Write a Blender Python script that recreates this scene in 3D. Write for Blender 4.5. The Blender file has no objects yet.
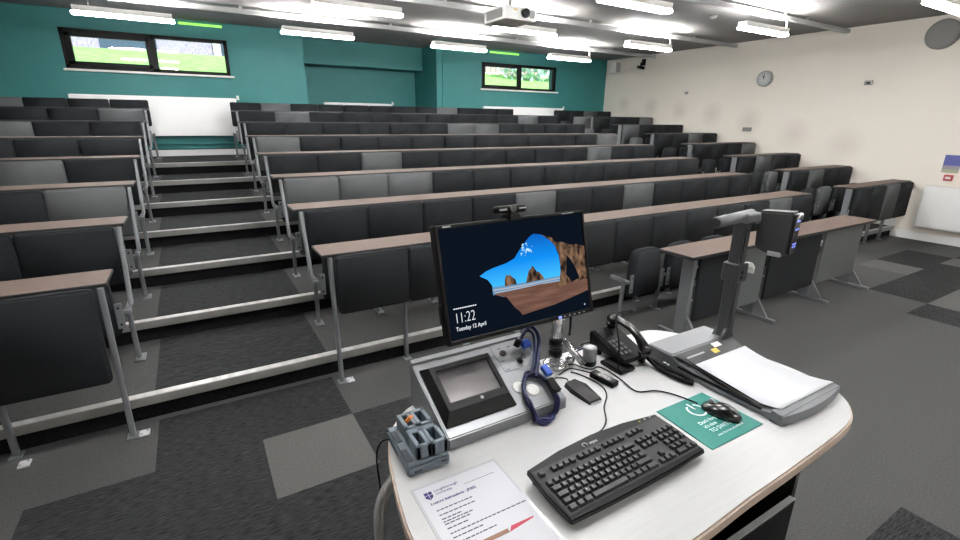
import bpy, bmesh, math, random
from mathutils import Vector, Matrix
random.seed(7)
SC = bpy.context.scene
COL = SC.collection
PI = math.pi

# ------------------------------------------------------------------ materials
def _nt(name):
    m = bpy.data.materials.new(name); m.use_nodes = True
    return m, m.node_tree, m.node_tree.nodes['Principled BSDF']

def mat(name, col, rough=.5, metal=0., noise=0., nscale=30., bump=0., bscale=200., spec=.5, stretch=None, coat=0., detail=3.):
    m, nt, b = _nt(name)
    b.inputs['Base Color'].default_value = (*col, 1)
    b.inputs['Roughness'].default_value = rough
    b.inputs['Metallic'].default_value = metal
    b.inputs['Specular IOR Level'].default_value = spec
    b.inputs['Coat Weight'].default_value = coat
    if noise or bump:
        tc = nt.nodes.new('ShaderNodeTexCoord'); mp = nt.nodes.new('ShaderNodeMapping')
        nt.links.new(tc.outputs['Object'], mp.inputs['Vector'])
        if stretch: mp.inputs['Scale'].default_value = stretch
    if noise:
        n = nt.nodes.new('ShaderNodeTexNoise'); n.inputs['Scale'].default_value = nscale; n.inputs['Detail'].default_value = detail
        nt.links.new(mp.outputs['Vector'], n.inputs['Vector'])
        r = nt.nodes.new('ShaderNodeValToRGB')
        r.color_ramp.elements[0].position = .3; r.color_ramp.elements[1].position = .7
        r.color_ramp.elements[0].color = (*[c * (1 - noise) for c in col], 1)
        r.color_ramp.elements[1].color = (*[min(1, c * (1 + noise)) for c in col], 1)
        nt.links.new(n.outputs['Fac'], r.inputs['Fac']); nt.links.new(r.outputs['Color'], b.inputs['Base Color'])
    if bump:
        n2 = nt.nodes.new('ShaderNodeTexNoise'); n2.inputs['Scale'].default_value = bscale; n2.inputs['Detail'].default_value = 2
        nt.links.new(mp.outputs['Vector'], n2.inputs['Vector'])
        bp = nt.nodes.new('ShaderNodeBump'); bp.inputs['Strength'].default_value = bump; bp.inputs['Distance'].default_value = .003
        nt.links.new(n2.outputs['Fac'], bp.inputs['Height']); nt.links.new(bp.outputs['Normal'], b.inputs['Normal'])
    return m

def emit(name, col, strength):
    m, nt, b = _nt(name)
    b.inputs['Base Color'].default_value = (0, 0, 0, 1)
    b.inputs['Specular IOR Level'].default_value = 0
    b.inputs['Emission Color'].default_value = (*col, 1)
    b.inputs['Emission Strength'].default_value = strength
    return m

def glass(name, tint=(.9, .95, .95), clear=.9):
    m = bpy.data.materials.new(name); m.use_nodes = True; nt = m.node_tree; nt.nodes.clear()
    o = nt.nodes.new('ShaderNodeOutputMaterial'); mx = nt.nodes.new('ShaderNodeMixShader')
    t = nt.nodes.new('ShaderNodeBsdfTransparent'); g = nt.nodes.new('ShaderNodeBsdfGlossy')
    t.inputs['Color'].default_value = (*tint, 1); g.inputs['Roughness'].default_value = .03
    mx.inputs['Fac'].default_value = 1 - clear
    nt.links.new(t.outputs[0], mx.inputs[1]); nt.links.new(g.outputs[0], mx.inputs[2]); nt.links.new(mx.outputs[0], o.inputs[0])
    return m

def srgb(r, g, b):
    f = lambda c: (c / 255 / 12.92) if c / 255 < .04045 else ((c / 255 + .055) / 1.055) ** 2.4
    return (f(r), f(g), f(b))

M = {}
M['dark_fabric'] = mat('charcoal_fabric', (.0108, .0125, .0148), .9, noise=.4, nscale=170, bump=.5, bscale=500, spec=.25)
M['light_fabric'] = mat('grey_fabric', (.078, .084, .087), .8, noise=.12, nscale=140, bump=.3, bscale=500, spec=.3)
M['grey_board'] = mat('grey_board', (.096, .106, .107), .55, noise=.06, nscale=20)
M['steel'] = mat('satin_grey_metal', (.155, .163, .171), .42, .2, noise=.06, nscale=12)
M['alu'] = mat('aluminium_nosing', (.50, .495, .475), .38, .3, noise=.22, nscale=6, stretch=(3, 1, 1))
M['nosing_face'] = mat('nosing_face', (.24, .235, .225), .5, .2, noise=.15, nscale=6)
M['zinc'] = mat('bright_plate', (.66, .66, .67), .3, .35)
M['desk_brown'] = mat('brown_laminate', (.090, .062, .050), .6, spec=.2, noise=.14, nscale=9, stretch=(1, 14, 14), detail=6)
M['edge_black'] = mat('black_edging', (.012, .012, .013), .5)
M['carpet_dark'] = mat('dark_carpet', (.0205, .0213, .0220), .95, noise=.75, nscale=55, stretch=(.35, 3.2, 1), bump=.6, bscale=260, spec=.1)
M['carpet_mid'] = mat('mid_grey_carpet', (.054, .0545, .054), .95, noise=.22, nscale=120, bump=.6, bscale=260, spec=.1)
M['carpet_light'] = mat('light_grey_carpet', (.074, .0735, .071), .95, noise=.18, nscale=120, bump=.6, bscale=260, spec=.1)
M['carpet_deep'] = mat('black_riser_carpet', (.008, .008, .009), .95, noise=.5, nscale=90, spec=.1)
M['teal'] = mat('teal_paint', (.024, .165, .160), .6, noise=.04, nscale=4)
M['ceiling'] = mat('grey_ceiling', (.21, .205, .20), .85, noise=.10, nscale=2.2, bump=.2, bscale=60)
M['white_paint'] = mat('white_enamel', (.80, .78, .74), .4)
M['skirting'] = mat('white_skirting', (.85, .84, .82), .45)
M['radiator'] = mat('radiator_white', (.90, .89, .87), .38)
M['black'] = mat('black_plastic', (.005, .005, .0055), .42, spec=.12)
M['black_matt'] = mat('matt_black', (.010, .010, .011), .7)
M['black_gloss'] = mat('gloss_black', (.0045, .0045, .005), .22, coat=.1)
M['key'] = mat('key_black', (.013, .013, .015), .45, spec=.4)
M['frame_black'] = mat('window_frame_black', (.006, .006, .006), .5, spec=.15)
M['white_desk'] = mat('white_laminate', (.475, .475, .472), .35, noise=.035, nscale=5, stretch=(1, 22, 22), detail=5)
M['beige_edge'] = mat('beige_edge', (.46, .37, .30), .45, noise=.08, nscale=14)
M['silver'] = mat('brushed_silver', (.22, .225, .238), .36, .35, noise=.05, nscale=8, stretch=(1, 18, 18))
M['cover_silver'] = mat('cover_silver', (.23, .235, .245), .34, .6)
M['silver_dark'] = mat('dark_silver', (.17, .18, .19), .45, .25)
M['vis_grey'] = mat('warm_grey_shell', (.125, .13, .138), .4, .2)
M['vis_dark'] = mat('dark_grey_shell', (.030, .031, .034), .45, spec=.35)
M['chrome'] = mat('chrome', (.62, .62, .63), .24, .9)
M['platen'] = mat('white_platen', (.62, .63, .66), .35)
M['paper'] = mat('paper', (.52, .52, .55), .6)
M['sleeve'] = mat('clear_sleeve', (.48, .48, .50), .12, coat=.6)
M['ink'] = mat('print_ink', (.05, .05, .08), .7)
M['ink_blue'] = mat('navy_ink', (.025, .02, .12), .7)
M['ink_green'] = mat('green_ink', (.02, .30, .16), .6)
M['ink_brown'] = mat('brown_ink', (.22, .11, .07), .6)
M['ink_red'] = mat('red_ink', (.42, .03, .06), .6)
M['mat_teal'] = mat('teal_mat', (.0, .14, .115), .6, noise=.05, nscale=80)
M['legend'] = mat('legend_grey', (.30, .30, .30), .6)
M['print_white'] = mat('white_print', (.80, .84, .82), .6)
M['charger'] = mat('slate_blue_plastic', (.115, .145, .172), .5)
M['charger_dark'] = mat('slate_dark_slot', (.03, .038, .045), .6)
M['orange'] = mat('orange_wood', (.72, .24, .06), .5)
M['blue_cable'] = mat('navy_cable', (.005, .008, .048), .42, spec=.3)
M['blue_plug'] = mat('blue_plug', (.02, .08, .45), .4)
M['white_plastic'] = mat('white_plastic', (.78, .77, .74), .4)
M['grille'] = mat('grey_grille', (.24, .235, .225), .6)
M['grey_plastic'] = mat('grey_plastic', (.33, .335, .33), .5)
M['clock_face'] = mat('clock_face', (.55, .56, .55), .5)
M['poster'] = mat('poster_blue', (.09, .10, .32), .5)
M['poster_grey'] = mat('poster_grey', (.30, .28, .30), .5)
M['poster_green'] = mat('poster_green', (.36, .40, .26), .5)
M['red'] = mat('red_plastic', (.36, .03, .04), .45)
M['frost'] = mat('frosted_cup', (.19, .195, .20), .25, coat=.4)
M['lens'] = mat('lens_glass', (.01, .01, .015), .05, coat=1.)
M['yellow_sticker'] = mat('yellow_sticker', (.66, .52, .10), .5)
M['glass'] = glass('window_glass', (.97, .99, 1.), .985)
M['lamp_side'] = emit('lamp_side', (.985, .99, 1.), 42.)
M['lamp'] = emit('lamp_diffuser', (.985, .99, 1.), 32.)
M['lamp_up'] = emit('lamp_uplight', (1., .98, .95), 270.)
M['green_glow'] = emit('green_strip_glow', (.28, .75, .12), .9)
M['led_blue'] = emit('blue_led', (.2, .25, .9), 1.0)
M['led_white'] = emit('white_led', (1, 1, 1), 1.6)
M['led_yellow'] = emit('yellow_led', (.8, .7, .1), .5)
M['scr_dark'] = emit('screen_navy', (.0035, .0065, .013), .55)
M['scr_text'] = emit('screen_text', (.85, .88, .95), .55)
M['scr_white'] = emit('screen_cloud', (.45, .75, .95), .55)
M['scr_sea'] = emit('screen_sea', (.12, .30, .50), .55)
M['scr_foam'] = emit('screen_foam', (.45, .42, .45), .55)
M['scr_touch'] = mat('touch_glass', (.06, .056, .06), .08, coat=1., spec=.8)

SCREEN = .55
def screen_tex(name, c1, c2, scale, stretch=(1, 1, 1), rot=0.):
    m, nt, b = _nt(name)
    b.inputs['Base Color'].default_value = (0, 0, 0, 1); b.inputs['Specular IOR Level'].default_value = 0
    tc = nt.nodes.new('ShaderNodeTexCoord'); mp = nt.nodes.new('ShaderNodeMapping'); mp.inputs['Scale'].default_value = stretch
    mp.inputs['Rotation'].default_value = (0, rot, 0)
    n = nt.nodes.new('ShaderNodeTexNoise'); n.inputs['Scale'].default_value = scale; n.inputs['Detail'].default_value = 6
    r = nt.nodes.new('ShaderNodeValToRGB'); r.color_ramp.elements[0].position = .38; r.color_ramp.elements[1].position = .66
    r.color_ramp.elements[0].color = (*c1, 1); r.color_ramp.elements[1].color = (*c2, 1)
    nt.links.new(tc.outputs['Object'], mp.inputs['Vector']); nt.links.new(mp.outputs['Vector'], n.inputs['Vector'])
    nt.links.new(n.outputs['Fac'], r.inputs['Fac']); nt.links.new(r.outputs['Color'], b.inputs['Emission Color'])
    b.inputs['Emission Strength'].default_value = SCREEN
    return m
M['scr_rock'] = screen_tex('screen_rock', (.018, .012, .010), (.26, .15, .09), 42, (1.3, 1, .7), .4)
M['scr_sand'] = screen_tex('screen_sand', (.125, .062, .045), (.20, .105, .075), 18, (.4, 1, 3.5))

def screen_sky():                       # the sky in the displayed picture: deeper blue upwards
    m, nt, b = _nt('screen_sky')
    b.inputs['Base Color'].default_value = (0, 0, 0, 1); b.inputs['Specular IOR Level'].default_value = 0
    tc = nt.nodes.new('ShaderNodeTexCoord'); s = nt.nodes.new('ShaderNodeSeparateXYZ'); r = nt.nodes.new('ShaderNodeValToRGB')
    mr = nt.nodes.new('ShaderNodeMapRange'); mr.inputs[1].default_value = -.04; mr.inputs[2].default_value = .11
    r.color_ramp.elements[0].color = (.06, .52, .92, 1); r.color_ramp.elements[1].color = (.004, .11, .50, 1)
    e = r.color_ramp.elements.new(.5); e.color = (.006, .26, .83, 1)
    nt.links.new(tc.outputs['Object'], s.inputs[0]); nt.links.new(s.outputs['Z'], mr.inputs[0])
    nt.links.new(mr.outputs[0], r.inputs['Fac']); nt.links.new(r.outputs['Color'], b.inputs['Emission Color'])
    b.inputs['Emission Strength'].default_value = SCREEN
    return m
M['scr_sky'] = screen_sky()

def wall_cream():                       # cream blockwork with soft brownish blobs along the seat rows
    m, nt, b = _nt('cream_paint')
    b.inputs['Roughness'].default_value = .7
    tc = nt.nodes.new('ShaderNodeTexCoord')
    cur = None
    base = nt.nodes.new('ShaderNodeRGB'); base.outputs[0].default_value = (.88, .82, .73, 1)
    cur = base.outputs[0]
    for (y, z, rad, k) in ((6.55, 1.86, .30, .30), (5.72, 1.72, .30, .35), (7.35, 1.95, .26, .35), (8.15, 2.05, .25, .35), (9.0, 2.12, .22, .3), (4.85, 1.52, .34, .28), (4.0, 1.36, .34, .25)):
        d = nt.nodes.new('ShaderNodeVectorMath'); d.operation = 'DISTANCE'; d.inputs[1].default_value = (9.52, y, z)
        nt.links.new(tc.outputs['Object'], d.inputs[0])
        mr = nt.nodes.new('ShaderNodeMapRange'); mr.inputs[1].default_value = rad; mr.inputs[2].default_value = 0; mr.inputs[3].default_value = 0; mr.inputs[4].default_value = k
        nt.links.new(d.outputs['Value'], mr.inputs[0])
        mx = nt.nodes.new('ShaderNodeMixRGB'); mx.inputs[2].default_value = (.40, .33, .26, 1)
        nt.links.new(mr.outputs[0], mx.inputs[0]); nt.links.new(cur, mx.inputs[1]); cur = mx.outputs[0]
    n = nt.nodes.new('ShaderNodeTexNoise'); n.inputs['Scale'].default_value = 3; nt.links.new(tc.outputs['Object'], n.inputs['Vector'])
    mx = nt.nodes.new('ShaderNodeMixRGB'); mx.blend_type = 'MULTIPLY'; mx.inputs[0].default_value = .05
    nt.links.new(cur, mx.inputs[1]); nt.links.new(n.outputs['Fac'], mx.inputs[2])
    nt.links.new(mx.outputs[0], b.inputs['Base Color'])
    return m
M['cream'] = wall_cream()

# ------------------------------------------------------------------ mesh helpers
class MB:
    def __init__(s): s.bm = bmesh.new()
    def _new(s, verts, mi=0):
        for f in {f for v in verts for f in v.link_faces}: f.material_index = mi
    def box(s, x0, x1, y0, y1, z0, z1, mi=0, bev=0., seg=2, rot=None, piv=None):
        g = bmesh.ops.create_cube(s.bm, size=1); vs = g['verts']
        for v in vs: v.co = Vector(((x0 + x1) / 2 + v.co.x * (x1 - x0), (y0 + y1) / 2 + v.co.y * (y1 - y0), (z0 + z1) / 2 + v.co.z * (z1 - z0)))
        if bev:
            es = list({e for v in vs for e in v.link_edges})
            r = bmesh.ops.bevel(s.bm, geom=es, offset=bev, segments=seg, affect='EDGES', profile=.5)
            vs = list({v for f in r['faces'] for v in f.verts} | {v for v in vs if v.is_valid})
        s._new(vs, mi)
        if rot is not None: bmesh.ops.rotate(s.bm, verts=vs, cent=piv or (0, 0, 0), matrix=rot)
        return vs
    def cyl(s, p0, p1, r, mi=0, n=16, r2=None, caps=True):
        p0 = Vector(p0); p1 = Vector(p1); d = p1 - p0; L = d.length
        g = bmesh.ops.create_cone(s.bm, cap_ends=caps, segments=n, radius1=r, radius2=r if r2 is None else r2, depth=L)
        mt = Matrix.Translation((p0 + p1) / 2) @ d.to_track_quat('Z', 'Y').to_matrix().to_4x4()
        bmesh.ops.transform(s.bm, matrix=mt, verts=g['verts']); s._new(g['verts'], mi)
        for f in {f for v in g['verts'] for f in v.link_faces}:
            if len(f.verts) == 4: f.smooth = True
        return g['verts']
    def tube(s, pts, r, mi=0, n=8, closed=False, flat=1.):
        pts = [Vector(p) for p in pts]; N = len(pts); rings = []
        up = None
        for i, p in enumerate(pts):
            a = pts[(i - 1) % N] if (closed or i > 0) else p; b = pts[(i + 1) % N] if (closed or i < N - 1) else p
            t = (b - a).normalized()
            if up is None:
                up = Vector((0, 0, 1)) if abs(t.z) < .9 else Vector((1, 0, 0))
            x = up.cross(t)
            if x.length < 1e-5: x = Vector((1, 0, 0)).cross(t)
            x.normalize(); y = t.cross(x).normalized(); up = y
            rr = r[i] if isinstance(r, (list, tuple)) else r
            rings.append([s.bm.verts.new(p + x * (math.cos(2 * PI * k / n) * rr) + y * (math.sin(2 * PI * k / n) * rr * flat)) for k in range(n)])
        for i in range(N if closed else N - 1):
            A = rings[i]; B = rings[(i + 1) % N]
            for k in range(n):
                f = s.bm.faces.new((A[k], A[(k + 1) % n], B[(k + 1) % n], B[k])); f.smooth = True; f.material_index = mi
        if not closed:
            for R_ in (rings[0][::-1], rings[-1]):
                f = s.bm.faces.new(R_); f.material_index = mi
    def prism(s, pts, ext, mi=0, mi_side=None, bev=0., seg=2):     # pts: 3-D polygon, ext: extrusion vector
        vs = [s.bm.verts.new(Vector(p)) for p in pts]
        f = s.bm.faces.new(vs); f.material_index = mi
        r = bmesh.ops.extrude_face_region(s.bm, geom=[f])
        nv = [g for g in r['geom'] if isinstance(g, bmesh.types.BMVert)]
        bmesh.ops.translate(s.bm, verts=nv, vec=Vector(ext))
        allf = {g for v in vs + nv for g in v.link_faces}
        for g in allf: g.material_index = mi
        if mi_side is not None:
            e = Vector(ext).normalized()
            for g in allf:
                g.normal_update()
                if abs(g.normal.dot(e)) < .7: g.material_index = mi_side
        if bev:
            es = [e_ for e_ in {e_ for v in vs + nv for e_ in v.link_edges}
                  if len(e_.link_faces) == 2 and e_.calc_face_angle(0) > .7]
            bmesh.ops.bevel(s.bm, geom=es, offset=bev, segments=seg, affect='EDGES')
        return vs + nv
    def poly(s, pts, mi=0):
        f = s.bm.faces.new([s.bm.verts.new(Vector(p)) for p in pts]); f.material_index = mi; return f
    def lathe(s, prof, c=(0, 0, 0), n=24, mi=0):                    # prof: (r, z)
        rings = [[s.bm.verts.new(Vector(c) + Vector((r * math.cos(2 * PI * k / n), r * math.sin(2 * PI * k / n), z))) for k in range(n)] for r, z in prof]
        for A, B in zip(rings, rings[1:]):
            for k in range(n):
                f = s.bm.faces.new((A[k], A[(k + 1) % n], B[(k + 1) % n], B[k])); f.smooth = True; f.material_index = mi
        for R_ in (rings[0][::-1], rings[-1]):
            s.bm.faces.new(R_).material_index = mi
    def sphere(s, c, r, mi=0, sub=2, sc=(1, 1, 1)):
        g = bmesh.ops.create_icosphere(s.bm, subdivisions=sub, radius=r)
        for v in g['verts']: v.co = Vector(c) + Vector((v.co.x * sc[0], v.co.y * sc[1], v.co.z * sc[2]))
        s._new(g['verts'], mi)
        for f in {f for v in g['verts'] for f in v.link_faces}: f.smooth = True
        return g['verts']
    def mesh(s, name, mats):
        bmesh.ops.recalc_face_normals(s.bm, faces=s.bm.faces[:])
        me = bpy.data.meshes.new(name); s.bm.to_mesh(me); s.bm.free()
        for m in (mats if isinstance(mats, (list, tuple)) else [mats]): me.materials.append(M[m] if isinstance(m, str) else m)
        return me
    def build(s, name, mats, parent=None, loc=None):
        o = bpy.data.objects.new(name, s.mesh(name, mats)); COL.objects.link(o)
        if parent is not None: o.parent = parent
        if loc is not None: o.location = loc
        return o

def tag(o, label=None, cat=None, group=None, kind=None):
    if label: o['label'] = label
    if cat: o['category'] = cat
    if group: o['group'] = group
    if kind: o['kind'] = kind
    return o

def thing(name, label, cat, loc=(0, 0, 0), rz=0., group=None):
    o = bpy.data.objects.new(name, None); COL.objects.link(o); o.location = loc; o.rotation_euler = (0, 0, rz)
    o.empty_display_size = .1
    return tag(o, label, cat, group)

def copy_tree(o, parent=None):
    c = o.copy(); COL.objects.link(c)
    if parent is not None: c.parent = parent
    for ch in o.children: copy_tree(ch, c)
    return c

def text(name, body, size, m, parent, mtx, align='LEFT', extrude=.0002, shear=0., offset=0.):
    cu = bpy.data.curves.new(name, 'FONT'); cu.body = body; cu.size = size; cu.extrude = extrude; cu.align_x = align; cu.shear = shear; cu.offset = offset
    t = bpy.data.objects.new(name + '_tmp', cu); COL.objects.link(t)
    dg = bpy.context.evaluated_depsgraph_get()
    me = bpy.data.meshes.new_from_object(t.evaluated_get(dg)); bpy.data.objects.remove(t); bpy.data.curves.remove(cu)
    me.transform(mtx); me.name = name; me.materials.clear(); me.materials.append(M[m])
    o = bpy.data.objects.new(name, me); COL.objects.link(o); o.parent = parent
    return o

def smooth(pts, n=6, closed=False):                                 # Catmull-Rom
    P = [Vector(p) for p in pts]; out = []; N = len(P)
    for i in range(N if closed else N - 1):
        g = (lambda k: P[k % N]) if closed else (lambda k: P[max(0, min(N - 1, k))])
        a, b, c, d = g(i - 1), g(i), g(i + 1), g(i + 2)
        for k in range(n):
            t = k / n
            out.append(.5 * ((2 * b) + (c - a) * t + (2 * a - 5 * b + 4 * c - d) * t * t + (3 * b - a - 3 * c + d) * t ** 3))
    if not closed: out.append(P[-1])
    return out

FLATX = Matrix.Identity(4)                                           # text lying on a horizontal surface, reading from -Y

# ------------------------------------------------------------------ dimensions
DY, DZ = .844, .1545            # run and rise of one tier
NY = 3.043                      # first nosing
Y0, T = 2.949, .886             # near edge of the first bench line, desk height
XW, YB, ZC = 9.52, 9.71, 3.20   # right wall, window wall, ceiling
XL, YF = -4.2, -2.6
P = .4922                       # seat pitch
XC, XLE, XR = .681, -.450, 7.60 # aisle ends of the middle block and the block beyond the aisle; first seat of the block by the cream wall
Y8 = 9.38                       # last backrest line

# ------------------------------------------------------------------ setting
GX, GY = .1157, 2.0253
def tile(ix, iy):
    if (ix, iy) in ((0, 0), (14, 0)): return 2
    if iy == 1: return 0 if -1 <= ix <= 0 else 1
    if iy <= 0 and ix <= -3: return 1
    if (ix, iy) in ((15, 0), (16, 0), (11, -2), (4, -4)): return 0
    if iy == -1 and ix >= 12: return 2 if ix == 16 else 0
    if iy == -2 and ix >= 12: return 2 if ix in (12, 13) else 1
    if ix <= 2 and iy <= 0: return 0
    return 1
b = MB()
for ix in range(-9, 20):
    for iy in range(-10, 3):
        x0, x1 = max(XL, GX + .5 * ix), min(XW, GX + .5 * ix + .5); y0, y1 = max(YF, GY + .5 * iy), min(NY + .04, GY + .5 * iy + .5)
        if x1 > x0 and y1 > y0: b.poly([(x0, y0, 0), (x1, y0, 0), (x1, y1, 0), (x0, y1, 0)], tile(ix, iy))
for f in b.bm.faces: f.normal_update()
floor = b.build('floor', ['carpet_dark', 'carpet_mid', 'carpet_light']); tag(floor, kind='structure')

b = MB()
bands = [(XL, -.384, 1), (-.384, .616, 0), (.616, 6.62, 1), (6.62, 7.62, 0), (7.62, XW, 1)]
for k in range(7):
    y = NY + DY * k; z = DZ * (k + 1); y1 = y + DY + .03 if k < 6 else 11.2
    for x0, x1, mi in bands:
        b.poly([(x0, y, z), (x1, y, z), (x1, y1, z), (x0, y1, z)], mi)
    b.poly([(XL, y + .03, z - DZ - .001), (XW, y + .03, z - DZ - .001), (XW, y + .03, z), (XL, y + .03, z)], 2)
tag(b.build('stepped_floor', ['carpet_dark', 'carpet_mid', 'carpet_deep']), kind='structure')
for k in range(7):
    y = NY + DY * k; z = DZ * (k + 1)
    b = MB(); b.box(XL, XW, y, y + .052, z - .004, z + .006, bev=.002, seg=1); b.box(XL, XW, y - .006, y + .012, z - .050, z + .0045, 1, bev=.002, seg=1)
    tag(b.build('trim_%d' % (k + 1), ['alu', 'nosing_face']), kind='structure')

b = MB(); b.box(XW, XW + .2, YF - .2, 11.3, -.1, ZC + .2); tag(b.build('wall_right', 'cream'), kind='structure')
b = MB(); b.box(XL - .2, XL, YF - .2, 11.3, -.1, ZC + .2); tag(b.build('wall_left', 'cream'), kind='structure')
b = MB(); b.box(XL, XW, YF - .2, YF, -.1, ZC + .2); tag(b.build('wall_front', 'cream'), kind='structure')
b = MB(); b.box(XL - .2, XW + .2, YF - .2, 11.3, ZC, ZC + .2)
tag(b.build('ceiling', 'ceiling'), kind='structure')
WIN = [(-1.405, .790, 2.385, 2.945), (5.780, 7.885, 2.385, 2.935)]
RX0, RX1, YBH, YBR = 2.02, 4.68, 10.40, 10.85
b = MB()
def wall_with_hole(x0, x1, w):
    a, c, d, e = w
    for q in ((x0, a, -.1, ZC), (c, x1, -.1, ZC), (a, c, -.1, d), (a, c, e, ZC)): b.box(q[0], q[1], YB, YB + .28, q[2], q[3])
wall_with_hole(XL, RX0, WIN[0]); wall_with_hole(RX1, XW, WIN[1])
b.box(RX0 - .3, RX0, YB + .28, YBR + .2, -.1, ZC); b.box(RX1, RX1 + .3, YB + .28, YBR + .2, -.1, ZC)
b.box(RX0, RX1, YBR, YBR + .2, -.1, ZC); b.box(RX0, RX1, YBH, YBR, 2.74, ZC)
b.box(RX1 + .13, RX1 + .19, YB - .02, YB, 1.0, ZC)                   # pilaster strip beside the recess
tag(b.build('wall_back', 'teal'), kind='structure')
ZT = DZ * 7
for n, (x0, x1) in enumerate(((XL, RX0), (RX1, XW))):
    b = MB(); b.box(x0, x1, YB - .018, YB, ZT, ZT + .10, bev=.003, seg=1); tag(b.build('baseboard_back' + ('' if n == 0 else '.001'), 'skirting'), kind='structure')
b = MB(); b.box(XW - .02, XW, YF, NY, 0, .12, bev=.003, seg=1)
for k in range(7):
    y = NY + DY * k; b.box(XW - .02, XW, y, y + DY if k < 6 else YB, DZ * (k + 1), DZ * (k + 1) + .12, bev=.003, seg=1)
tag(b.build('baseboard_right', 'skirting'), kind='structure')

for n, (a, c, d, e) in enumerate(WIN):
    w = thing('window_%d' % (n + 1), None, None, ((a + c) / 2, YB, d)); tag(w, kind='structure')
    hw = (c - a) / 2; h = e - d; t = .055; m = .02 * (1 if n == 0 else -1) + .02
    b = MB()
    b.box(-hw, hw, .02, .10, 0, t); b.box(-hw, hw, .02, .10, h - t, h); b.box(-hw, -hw + t, .02, .10, 0, h); b.box(hw - t, hw, .02, .10, 0, h)
    b.box(m - .04, m + .04, .02, .10, 0, h)
    b.build('window_frame', 'frame_black', w)
    b = MB(); x0, x1 = -hw + t, m - .04; s = .055 if n == 0 else .03
    for q in ((x0, x1, t, t + s), (x0, x1, h - t - s, h - t), (x0, x0 + s * 1.3, t, h - t), (x1 - s, x1, t, h - t)): b.box(q[0], q[1], .0, .07, q[2], q[3], bev=.004, seg=1)
    b.box(-.56 if n == 0 else -.5, -.36, -.015, .0, t + .01, t + .03)
    b.build('casement', 'frame_black', w)
    for (x0, x1) in ((-hw + t, m - .04), (m + .04, hw - t)):
        b = MB(); b.box(x0, x1, .05, .056, t, h - t); b.build('pane', 'glass', w)
    b = MB(); b.box(-hw - .03, hw + .05, -.05, .10, -.03, 0, bev=.004, seg=1); b.build('window_sill', 'white_paint', w)

# outside the windows
lawn = MB(); lawn.poly([(-14, 11.35, 2.45), (26, 11.35, 2.45), (26, 15.9, 3.33), (-14, 15.9, 3.33)])
tag(lawn.build('lawn', mat('grass_green', (.19, .44, .10), .9, noise=.35, nscale=5, bump=.6, bscale=60)), kind='structure')
h = thing('outside_building', 'pale brick building across the lawn behind the window over the aisle', 'building', (0, 16, 3.2))
b = MB(); b.box(-9, 5.5, 0, 3, -1, 5); b.build('brick_wall', mat('grey_brick', (.30, .26, .34), .8, noise=.3, nscale=5, stretch=(6, 1, 2)), h)
for x0, x1 in ((-1.55, -.35), (1.15, 1.5)):
    b = MB(); b.box(x0, x1, -.05, .0, .15, 1.0); b.build('dark_opening', mat('dark_glass', (.05, .08, .12), .2), h)
b = MB(); b.box(-1.5, -.1, -.45, -.05, 1.0, 1.14); b.build('white_canopy', 'white_paint', h)
b = MB(); b.box(.95, 1.12, -.12, 0, -.1, 2.); b.build('white_column', 'white_paint', h)
M['leaf'] = mat('leaf_green', (.16, .30, .10), .7, noise=.5, nscale=4)
M['leaf_pale'] = mat('leaf_pale', (.42, .55, .52), .5, noise=.5, nscale=6)
def shrub(x, y, z, r, m, label):
    rnd = random.Random(int(x * 100)); b = MB()
    for i in range(420):
        d = Vector((rnd.gauss(0, 1), rnd.gauss(0, 1), rnd.gauss(0, 1))).normalized() * r * rnd.uniform(.55, 1.)
        c = Vector((x, y, z)) + Vector((d.x * 1.3, d.y * .6, d.z)); q = Matrix.Rotation(rnd.uniform(0, 6), 3, Vector((rnd.gauss(0, 1), rnd.gauss(0, 1), 1)).normalized())
        s = r * .13
        b.poly([c + q @ Vector(v) for v in ((-s, 0, 0), (0, -s * .6, 0), (s, 0, 0), (0, s * .6, 0))])
    b.tube([(x, y, z - r - .7), (x, y, z)], .05)
    tag(b.build('shrub', m), label, 'shrub', 'shrubs outside the far window')
shrub(10.6, 14.6, 3.75, 1.0, 'leaf_pale', 'pale shrub outside far window, nearest the cream wall')
shrub(8.2, 15.0, 3.75, .7, 'leaf_pale', 'pale shrub outside far window, beside its mullion')
shrub(6.7, 15.2, 3.65, .4, 'leaf', 'small green shrub outside the far window, on the lawn edge')
b = MB()
for i in range(24): b.box(7.0 + i * .22, 7.19 + i * .22, 15.9, 15.94, 2.9, 4.9)
tag(b.build('garden_fence', mat('pale_fence', (.42, .34, .30), .8)), 'pale wooden garden fence outside the far window', 'fence')

# ------------------------------------------------------------------ lights
lamp = thing('pendant_light', '', 'ceiling light')
LB = 1.06
b = MB(); b.box(-LB / 2, LB / 2, -.055, .055, 0, .035, bev=.012, seg=2)
b.bm.normal_update()
for f in b.bm.faces: f.material_index = 0 if f.normal.z < -.6 else 1
b.build('diffuser', ['lamp', 'lamp_side'], lamp)
b = MB(); b.box(-LB / 2 + .02, LB / 2 - .02, -.062, .062, .035, .062, bev=.004, seg=1); 
for s_ in (-1, 1): b.box(-LB / 2 + .02, LB / 2 - .02, min(s_ * .0625, s_ * .052), max(s_ * .0625, s_ * .052), .062, .098); b.box(min(s_ * (LB / 2 - .02), s_ * (LB / 2 - .03)), max(s_ * (LB / 2 - .02), s_ * (LB / 2 - .03)), -.052, .052, .062, .098)
b.build('housing', 'white_plastic', lamp)
b = MB(); b.box(-LB / 2 + .05, LB / 2 - .05, -.045, .045, .062, .066); b.build('uplight_slot', 'lamp_up', lamp)
b = MB(); b.tube(smooth([(LB / 2 - .04, 0, .06), (LB / 2 + .0, .0, .15), (LB / 2 - .06, 0, .24), (LB / 2 - .1, 0, .315)]), .008); b.build('supply_cable', 'grey_plastic', lamp)
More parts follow.
